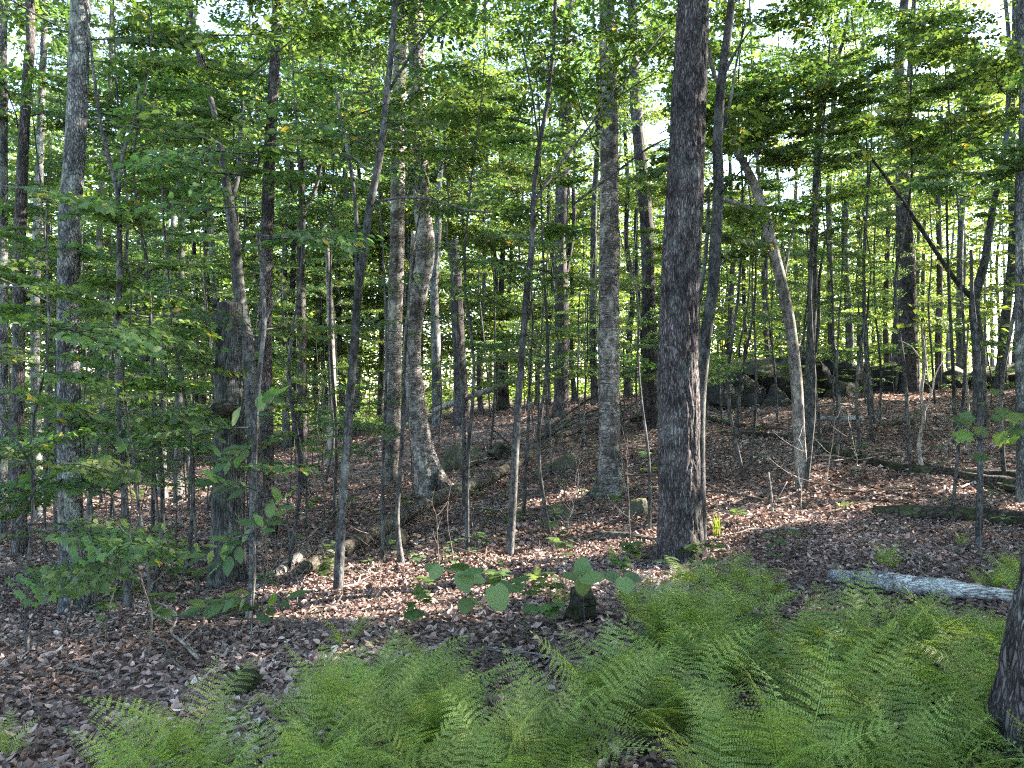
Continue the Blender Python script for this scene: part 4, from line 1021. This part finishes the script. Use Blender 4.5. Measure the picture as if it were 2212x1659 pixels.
# ------------------------------------------------------------------ ferns
def frond_mesh(seed, L, W, droop=.55, npin=15, lush=1.0):
    r = np.random.default_rng(seed); mb = MB()
    n = 12; t = np.linspace(0, 1, n)
    ang = 1.3 - droop * 1.9 * t ** 1.3
    P = np.zeros((n, 3))
    for k in range(1, n): P[k] = P[k - 1] + np.array([math.cos(ang[k]), 0, math.sin(ang[k])]) * L / (n - 1)
    P[:, 1] += r.normal(0, .03) * L * t ** 2 * 2
    tube(mb, P, np.linspace(.0032, .0008, n), 3, cap=False, tint=.9)
    C, tt = resample(P, 60)
    LP, LD, LU, LS, LT = [], [], [], [], []
    for k in range(npin):
        f = .20 + .79 * (k / (npin - 1)) ** .92
        i = min(58, int(f * 59)); c = C[i]; tg = nrm(C[i + 1] - C[i]); up = nrm(np.cross(tg, np.array([0, 1., 0]))) * -1
        if up[2] < 0: up = -up
        g = (f - .2) / .8
        wl = W * (math.sin(math.pi * min(1, (g * .80 + .17))) ** .8) * (1 - g ** 5) * r.uniform(.9, 1.08)
        for s in (-1, 1):
            base = c + tg * (.004 * s)
            pd = nrm(np.array([0, s * 1., 0]) + tg * r.uniform(.28, .42) + up * r.uniform(-.05, .12))
            m = max(3, int(wl / .0115 * lush)); q = (np.arange(m) + .6) / m
            cen = base + pd * (wl * q)[:, None] - np.array([0, 0, 1.]) * (wl * .22 * q ** 2)[:, None]
            ln = (.0145 * (1 - q) ** .5 + .005) * (.55 + .45 * (1 - g))
            for s2 in (-1, 1):
                dd = nrm(pd * .6 + s2 * tg * .85 + r.normal(0, .08, (m, 3)))
                LP.append(cen); LD.append(dd); LU.append(np.tile(up, (m, 1)) + r.normal(0, .15, (m, 3))); LS.append(ln); LT.append(np.clip(r.normal(.38 + .3 * g, .15, m) + (.25 if r.random() < .04 else 0), 0, 1.0))
            a = base; b = base + pd * wl * .96 - np.array([0, 0, 1.]) * wl * .2
            sd = np.cross(pd, up) * .0012
            mb.add(np.array([a + sd, a - sd, b]), None, [[0, 1, 2]], .6)
    add_leaves(mb, np.concatenate(LP), np.concatenate(LD), nrm(np.concatenate(LU)), np.concatenate(LS), L_DIA, np.concatenate(LT), 1.25)
    return mb.mesh('frond', M['fern'], smooth=False)
FRONDS = [frond_mesh(400 + k, .66, .150, d) for k, d in enumerate((.35, .5, .62, .75, .55, .45, .68))]
def fern(x, y, n, sc, label, group=None, lean=None):
    z = h1(x, y)
    root = thing('fern', label, 'fern', (x, y, z - .01), group)
    a0 = random.uniform(0, 6.28)
    for k in range(n):
        az = a0 + k * 2 * math.pi / n + random.gauss(0, .35)
        s = sc * random.uniform(.72, 1.12)
        tilt = random.uniform(-.35, .25)
        link('frond', random.choice(FRONDS), root, (math.cos(az) * .03 * sc + random.gauss(0, .02), math.sin(az) * .03 * sc + random.gauss(0, .02), 0), Euler((random.gauss(0, .22), tilt, az)), s)
    return root
def in_poly(u, v, poly):
    c = False; n = len(poly)
    for i in range(n):
        (x1, y1), (x2, y2) = poly[i], poly[i - 1]
        if (y1 > v) != (y2 > v) and u < (x2 - x1) * (v - y1) / (y2 - y1) + x1: c = not c
    return c
# fern beds on the floor, outlined where their feet stand (u, v)
BEDS = [([(1340, 1440), (1400, 1380), (1560, 1370), (1700, 1390), (1800, 1415), (2260, 1430), (2500, 1850), (1100, 1850), (1180, 1600)], 'in the dense bed at the lower right', 62, .78),
        ([(700, 1530), (900, 1490), (1050, 1480), (1300, 1440), (1240, 1600), (1100, 1850), (560, 1850), (600, 1640)], 'in the bed at the bottom centre', 52, .72),
        ([(30, 1760), (160, 1690), (300, 1620), (470, 1650), (600, 1700), (560, 1860), (20, 1860)], 'at the bottom left corner', 60, .7),
        ([(540, 1540), (660, 1520), (680, 1590), (560, 1600)], 'in the dark clump left of the lower centre', 26, .6),
        ([(1340, 1330), (1440, 1260), (1600, 1255), (1740, 1310), (1400, 1400)], 'at the foot of the thickest tree', 34, .55),
        ([(1760, 1262), (1900, 1225), (2240, 1240), (2240, 1290), (1900, 1275)], 'behind the silvery log', 40, .5)]
cnt = 0
for poly, where, dens, sc in BEDS:
    W = np.array([ground_at(u, v) for u, v in poly])
    x0, x1, y0, y1 = W[:, 0].min(), W[:, 0].max(), W[:, 1].min(), W[:, 1].max()
    wp = [(a[0], a[1]) for a in W]
    tries = int((x1 - x0) * (y1 - y0) * dens * .64)
    for _ in range(tries):
        x, y = random.uniform(x0, x1), random.uniform(y0, y1)
        if in_poly(x, y, wp) and y > 2.1 and vnoise(np.array([[x * 1.7, y * 1.7, 5.0]]), 8)[0] > (.38 if 'lower right' not in where or x < 1.3 else .26):
            f_ = random.choice((.5, .8, .95, 1.1, 1.3)); u_ = uof(x, y); v_ = (384 + CAMZ / y * F) / PX
            lm = min([(1255, 1340, 'the rotten stump'), (1475, 1240, 'the thickest tree foot'), (1850, 1300, 'the silvery log end'), (2120, 1310, 'the silvery log butt'), (2250, 1560, 'the corner trunk'), (980, 1400, 'the left round leaved shrub'), (1300, 1430, 'the right round leaved shrub'), (450, 1500, 'the small dark stump')], key=lambda q: math.hypot(q[0] - u_, (q[1] - v_) * 1.3))
            rel = 'in front of' if v_ - lm[1] > abs(u_ - lm[0]) else 'left of' if u_ < lm[0] else 'right of'
            fern(x, y, random.choice((5, 6, 7)), sc * f_ * random.uniform(.74, .95), f'{"small" if f_ < .6 else "tall arching" if f_ > 1.05 else "lacy green"} fern {"at the bottom edge, " if v_ > 1620 else ""}{rel} {lm[2]}', 'ferns of the fern beds')
            cnt += 1
for (u, v, s, lab) in [(1155, 1262, .32, 'tiny yellow green fern in the leaves right of the centre sapling'), (1215, 1310, .45, 'small bright fern before the rotten stump'), (1328, 1215, .35, 'small upright fern beside the log stub'), (1380, 1215, .3, 'small sunlit fern left of the thickest tree'),
                       (1820, 1100, .3, 'small fern in the sunlit leaves on the right slope'), (2080, 1180, .3, 'low green fern left of the broad leaved sapling'), (740, 1400, .55, 'dark low fern left of the bottom centre'), (20, 1640, .35, 'small fern at the left edge'),
                       (300, 1085, .9, 'sunlit fern in the far bright patch at the left'), (350, 1072, .8, 'second sunlit fern right of the one in the far bright patch'), (420, 1062, .8, 'sunlit fern at the right end of the far bright patch')]:
    g = ground_at(u, v); fern(g[0], g[1], 5, s, lab)
print('ferns', cnt)

# ------------------------------------------------------------------ near broad leaved plants: each leaf a part
def leaf_me(tpl, mat, name, size, n=3):
    out = []
    for k in range(n):
        # subdivide the template's rim towards the midrib for a gently folded blade
        V, Q, Tt = tpl
        V = V * size; V = V.copy(); V[:, 2] += np.random.default_rng(k).normal(0, .012 * size, len(V))
        mb = MB(); mb.add(V, Q, Tt, .25 + .3 * k)
        out.append(mb.mesh(name, mat))
    return out
HB = leaf_me(L_ROUND, M['leaf_big'], 'leaf', .135); BE = leaf_me(L_BEECH, M['leaf_beech'], 'leaf', .135); MA = leaf_me(L_MAPLE, M['leaf_maple'], 'leaf', .16)
def leafy_plant(name, label, cat, stems, leaves, Y, meshes, wid=.004, mat='dark', foot=None, jitter=.18):
    """stems: lists of (u, v, dY); leaves: (u, v, heading in the picture, dY, scale)"""
    x = px_x(foot[0], Y); z = h1(x, Y); base = np.array([x, Y, z])
    root = thing(name, label, cat, base)
    for k, st in enumerate(stems):
        P = np.array([pt(s[0], s[1], Y + s[2]) for s in st])
        if k == 0 and foot is not None: P = np.vstack([base, P])
        b = MB(); tube(b, P - base, np.linspace(wid * (1 if k == 0 else .7), wid * .4, len(P)), 6, 14)
        link('stem', b.mesh('stem', M[mat]), root)
    for (u, v, hd, dy, sc) in leaves:
        p = pt(u, v, Y + dy) - base
        d = np.array([math.cos(hd), random.gauss(-.35, .3), math.sin(hd) * .75 - .1]); d /= np.linalg.norm(d)
        up = nrm(np.array([random.gauss(0, jitter), random.gauss(-.35, jitter), 1.0]))
        s_ = nrm(np.cross(d, up)); u_ = np.cross(s_, d)
        mt = Matrix(((s_[0], d[0], u_[0]), (s_[1], d[1], u_[1]), (s_[2], d[2], u_[2])))
        o = link('leaf', random.choice(meshes), root, tuple(p), mt.to_euler(), sc)
    return root
def strew(u0, v0, u1, v1, n, sp, side=22, s=(.7, 1.1)):
    """leaves in two rows along a stem"""
    out = []
    a = math.atan2(-(v1 - v0), u1 - u0)
    for k in range(n):
        f = (k + .5) / n; sg = 1 if k % 2 else -1
        out.append((u0 + (u1 - u0) * f, v0 + (v1 - v0) * f, a + sg * random.uniform(.5, 1.0), random.uniform(-sp, sp), random.uniform(*s)))
    out.append((u1, v1, a, 0, s[1]))
    return out
leafy_plant('hobblebush', 'shrub with large round dark green leaves before the sunlit leaf litter', 'shrub', [[(975, 1350, 0), (1005, 1290, 0), (1000, 1235, 0)], [(1005, 1290, 0), (1040, 1262, .05), (1065, 1262, .05)], [(1000, 1240, 0), (960, 1225, -.05), (945, 1222, 0)]],
            [(1000, 1232, 2.6, 0, 1.0), (1000, 1232, .4, -.1, 1.1), (1000, 1232, -1.4, -.15, .9), (995, 1232, 1.6, .15, .9), (1010, 1240, -.4, 0, .8), (950, 1222, 3.0, 0, .8), (952, 1222, -2.2, -.1, .7), (950, 1222, 1.9, .1, .7), (1065, 1262, 0, 0, .9), (1068, 1264, -1.3, -.1, 1.1), (1060, 1262, 1.2, .1, .8), (1062, 1265, -2.3, 0, .8), (1012, 1290, -1.9, 0, .8), (1015, 1288, -.8, -.1, .8)],
            4.3, HB, .004, 'dark', (955, 1400), .12)
leafy_plant('hobblebush', 'low shrub with four round leaves just left of the bright ferns', 'shrub', [[(1262, 1330, 0), (1258, 1250, 0)], [(1258, 1265, 0), (1320, 1245, .1), (1345, 1245, .1)]],
            [(1256, 1245, 2.8, 0, 1.0), (1256, 1245, .2, -.1, 1.0), (1256, 1243, 1.5, .1, .8), (1258, 1246, -1.5, -.1, .8), (1345, 1245, 0, 0, .8), (1340, 1245, 2.9, 0, .8), (1345, 1246, -1.4, -.1, .8)], 4.3, HB, .004, 'dark', (1265, 1400), .12)
bl = strew(560, 1130, 440, 1200, 9, .1) + strew(560, 1150, 610, 1080, 8, .1) + strew(530, 1165, 480, 1215, 5, .05) + strew(545, 1060, 470, 1040, 7, .1) + strew(470, 1010, 500, 920, 6, .1) + strew(548, 960, 490, 1000, 6, .1) + strew(550, 900, 600, 850, 6, .1) + strew(548, 1280, 440, 1310, 9, .12) + strew(548, 1330, 620, 1290, 6, .1)
leafy_plant('beech_sapling', 'young beech with bright pointed leaves in front of the snag', 'sapling', [[(545, 1330, 0), (548, 1200, 0), (556, 1100, 0), (552, 980, 0), (556, 860, 0)], [(552, 1150, 0), (500, 1165, -.1), (440, 1200, -.2)], [(556, 1140, 0), (580, 1110, .05), (612, 1080, .1)], [(553, 1060, 0), (510, 1045, -.1), (470, 1040, -.1)], [(548, 960, 0), (520, 975, 0), (490, 1000, -.1)], [(546, 1290, 0), (500, 1295, -.1), (440, 1310, -.1)], [(546, 1330, 0), (580, 1310, 0), (620, 1290, 0)]],
            bl, 5.0, BE, .006, 'dark', (540, 1390))
ml = []
for (u, v) in [(2085, 890), (2140, 900), (2195, 890), (2130, 925), (2175, 935), (2205, 930), (2090, 930), (2150, 960), (2110, 870), (2185, 960), (2060, 910), (2125, 980), (2205, 905), (2165, 880), (2140, 850)]:
    ml.append((u, v, random.uniform(-3, 3), random.uniform(-.3, .3), random.uniform(.7, 1.1)))
leafy_plant('maple_sapling', 'maple seedling tree with broad lobed leaves near the right edge', 'sapling', [[(2118, 1100, 0), (2120, 980, 0), (2125, 900, 0), (2130, 850, 0)], [(2122, 930, 0), (2170, 925, .1), (2210, 915, .2)], [(2122, 950, 0), (2090, 925, -.1), (2060, 905, -.2)], [(2125, 960, 0), (2160, 970, 0), (2190, 965, 0)]], ml, 6.6, MA, .006, 'dark', (2118, 1215))
# seedlings on the floor
def seedling_mesh(seed, kind):
    r = np.random.default_rng(seed); mb = MB(); h = r.uniform(.12, .32)
    tube(mb, np.array([[0, 0, 0], [r.normal(0, .01), 0, h * .6], [0, r.normal(0, .01), h]]), [.0025, .002, .001], 4, tint=.3)
    k = r.integers(6, 12); a = np.arange(k) * 2.4
    pos = np.stack([np.cos(a) * .02, np.sin(a) * .02, h * r.uniform(.6, 1, k)], 1)
    add_leaves(mb, pos, np.stack([np.cos(a), np.sin(a), r.normal(-.1, .2, k)], 1), np.tile([0, 0, 1.], (k, 1)) + r.normal(0, .1, (k, 3)), r.uniform(.06, .11, k), (L_BEECH, L_MAPLE)[kind], np.clip(r.normal(.5, .2, k), 0, 1))
    return mb.mesh('seedling', (M['leaf_beech'], M['leaf_maple'])[kind])
SEED = [seedling_mesh(500 + k, k % 2) for k in range(8)]
for k in range(260):
    Y = random.uniform(4.6, 20); x = random.uniform(-.68, .3) * Y if k % 2 else random.uniform(-.2, .68) * Y
    if vnoise(np.array([[x * .7, Y * .7, 2.0]]), 5)[0] < .45: continue
    side = 'left' if x < -1.5 else 'right' if x > 2 else 'middle'
    kd = ('beech', 'maple')[k % 2]
    o = link('seedling', SEED[k % 8], None, (x, Y, h1(x, Y)), (0, 0, random.uniform(0, 6.28)), random.uniform(.7, 1.6))
    tag(o, f'{kd} seedling {"near" if Y < 10 else "farther back"}, {where_is(uof(x, Y))}', 'seedling', f'{kd} seedlings on the forest floor')
# small dead and bare saplings in the litter
bare_me = []
for k in range(7):
    q = np.random.default_rng(700 + k); h = q.uniform(.45, 1.3); n = 7
    P = np.stack([np.cumsum(q.normal(0, .03, n)), np.cumsum(q.normal(0, .03, n)), np.linspace(-.04, h, n)], 1); P[:, :2] -= P[0, :2]
    mb = MB(); tube(mb, P, np.linspace(.007, .002, n), 5, 14)
    for j in range(5):
        c = P[2 + j % 5]; a = q.uniform(0, 6.28); l = q.uniform(.12, .4)
        t_ = np.linspace(0, 1, 5)
        tube(mb, c + np.stack([np.cos(a) * l * t_ + q.normal(0, .01, 5) * t_, np.sin(a) * l * t_ + q.normal(0, .01, 5) * t_, l * .8 * t_ ** 1.3], 1), np.linspace(.0035, .001, 5), 4, 8)
    bare_me.append([mb.mesh('bare_sapling', M['twig']), mb.mesh('bare_sapling', M['deadtwig'])])
for k in range(64):
    Y = random.uniform(4.6, 16); u = random.uniform(20, 1000) if k % 3 else random.uniform(1000, 2200)
    if Y < 6 and u > 700: continue
    x = px_x(u, Y)
    o = link('bare_sapling', bare_me[k % 7][1 if k % 6 == 0 else 0], None, (x, Y, h1(x, Y)), (random.gauss(0, .12), random.gauss(0, .12), random.uniform(0, 6.28)), random.uniform(.7, 1.3))
    tag(o, f'{"bleached" if k % 6 == 0 else "brown"} bare sapling twig {"near" if Y < 9 else "farther back"}, {where_is(u)}', 'sapling', 'bare little saplings')
# grass tuft by the big tree
g = ground_at(1548, 1160); mb = MB()
for k in range(46):
    a = random.uniform(0, 6.28); h = random.uniform(.14, .3); b = random.uniform(.05, .16); o0 = np.array([random.gauss(0, .02), random.gauss(0, .02), 0])
    d = np.array([math.cos(a), math.sin(a), 0]); s = np.array([-math.sin(a), math.cos(a), 0]) * .003
    p = [o0, o0 + d * b * .3 + np.array([0, 0, h * .7]), o0 + d * b + np.array([0, 0, h])]
    mb.add(np.array([p[0] + s, p[0] - s, p[1] - s, p[1] + s, p[2]]), [[0, 1, 2, 3]], [[3, 2, 4]], random.random())
o = link('grass_tuft', mb.mesh('grass_tuft', M['grass'], smooth=False), None, tuple(g)); tag(o, 'tuft of pale green grass right of the thickest tree foot', 'grass')
# hanging near branches at the left edge
x = px_x(-120, 4.6)
root = thing('maple_sapling', 'leafy sapling whose dark crooked branches enter at the left edge', 'sapling', (x, 4.6, h1(x, 4.6)))
bs = np.array(root.location)
mb = MB(); tube(mb, np.array([[0, 0, -.05], [.02, 0, 1.0], [-.03, .05, 2.2], [0, 0, 3.4]]), [.022, .018, .013, .006], 8, 24); link('stem', mb.mesh('stem', M['dark']), root)
for st, w in [([(-120, 1250, 0), (-40, 1200, .1), (20, 1150, .2), (70, 1133, .3), (150, 1135, .5), (210, 1165, .6), (290, 1212, .8)], (.011, .003)), ([(-110, 830, 0), (-20, 880, 0), (50, 975, .1), (76, 1040, .2), (60, 1090, .25), (20, 1150, .2)], (.009, .006)), ([(-110, 960, 0), (0, 985, .3), (80, 1000, .5)], (.007, .002)), ([(-110, 560, 0), (20, 610, .5), (120, 660, .8), (200, 700, 1)], (.008, .003))]:
    P = np.array([pt(a, b, 4.6 + c) for a, b, c in st]) - bs
    b = MB(); tube(b, P, np.linspace(*w, len(P)), 7, 40, lambda V, th, s: 1 + (vnoise(V * 14, 3) - .5) * .4); link('branch', b.mesh('branch', M['dark']), root)
for (u, v, dy, az, sc) in [(60, 1140, .3, .5, .55), (150, 1140, .5, -.3, .6), (200, 1170, .6, .3, .6), (100, 1200, .2, -.4, .6), (40, 1000, .3, .2, .5), (80, 700, .6, .3, .7), (180, 700, 1, .5, .7), (20, 620, .5, .1, .7), (0, 1230, .3, .0, .6), (120, 1000, .6, .4, .5), (0, 400, .8, .3, .8), (60, 800, .9, .0, .6), (0, 850, .5, -.2, .6)]:
    spray_on(root, pt(u, v, 4.6 + dy), az, -.05, sc, NEAR_M, check=False)
# alike neighbours still sharing a label are told apart by their order from left to right
_by = {}
for o in bpy.data.objects:
    if o.parent is None and o.get('label') and o.get('group') and o.location.y > 1: _by.setdefault(o['label'], []).append(o)
ORD = ['leftmost', 'second from left', 'third from left', 'fourth from left', 'fifth from left', 'sixth from left', 'seventh from left']
for lab, os_ in _by.items():
    if 2 <= len(os_) <= 8:
        os_.sort(key=lambda o: o.location.x / o.location.y)
        for k, o in enumerate(os_):
            w_ = 'rightmost' if k == len(os_) - 1 else ORD[k]
            if len((lab + ' ' + w_).split()) <= 15: o['label'] = lab + ', ' + w_
print('objects', len(bpy.data.objects), 'tris', sum(len(m.loops) - 2 * len(m.polygons) for m in bpy.data.meshes))
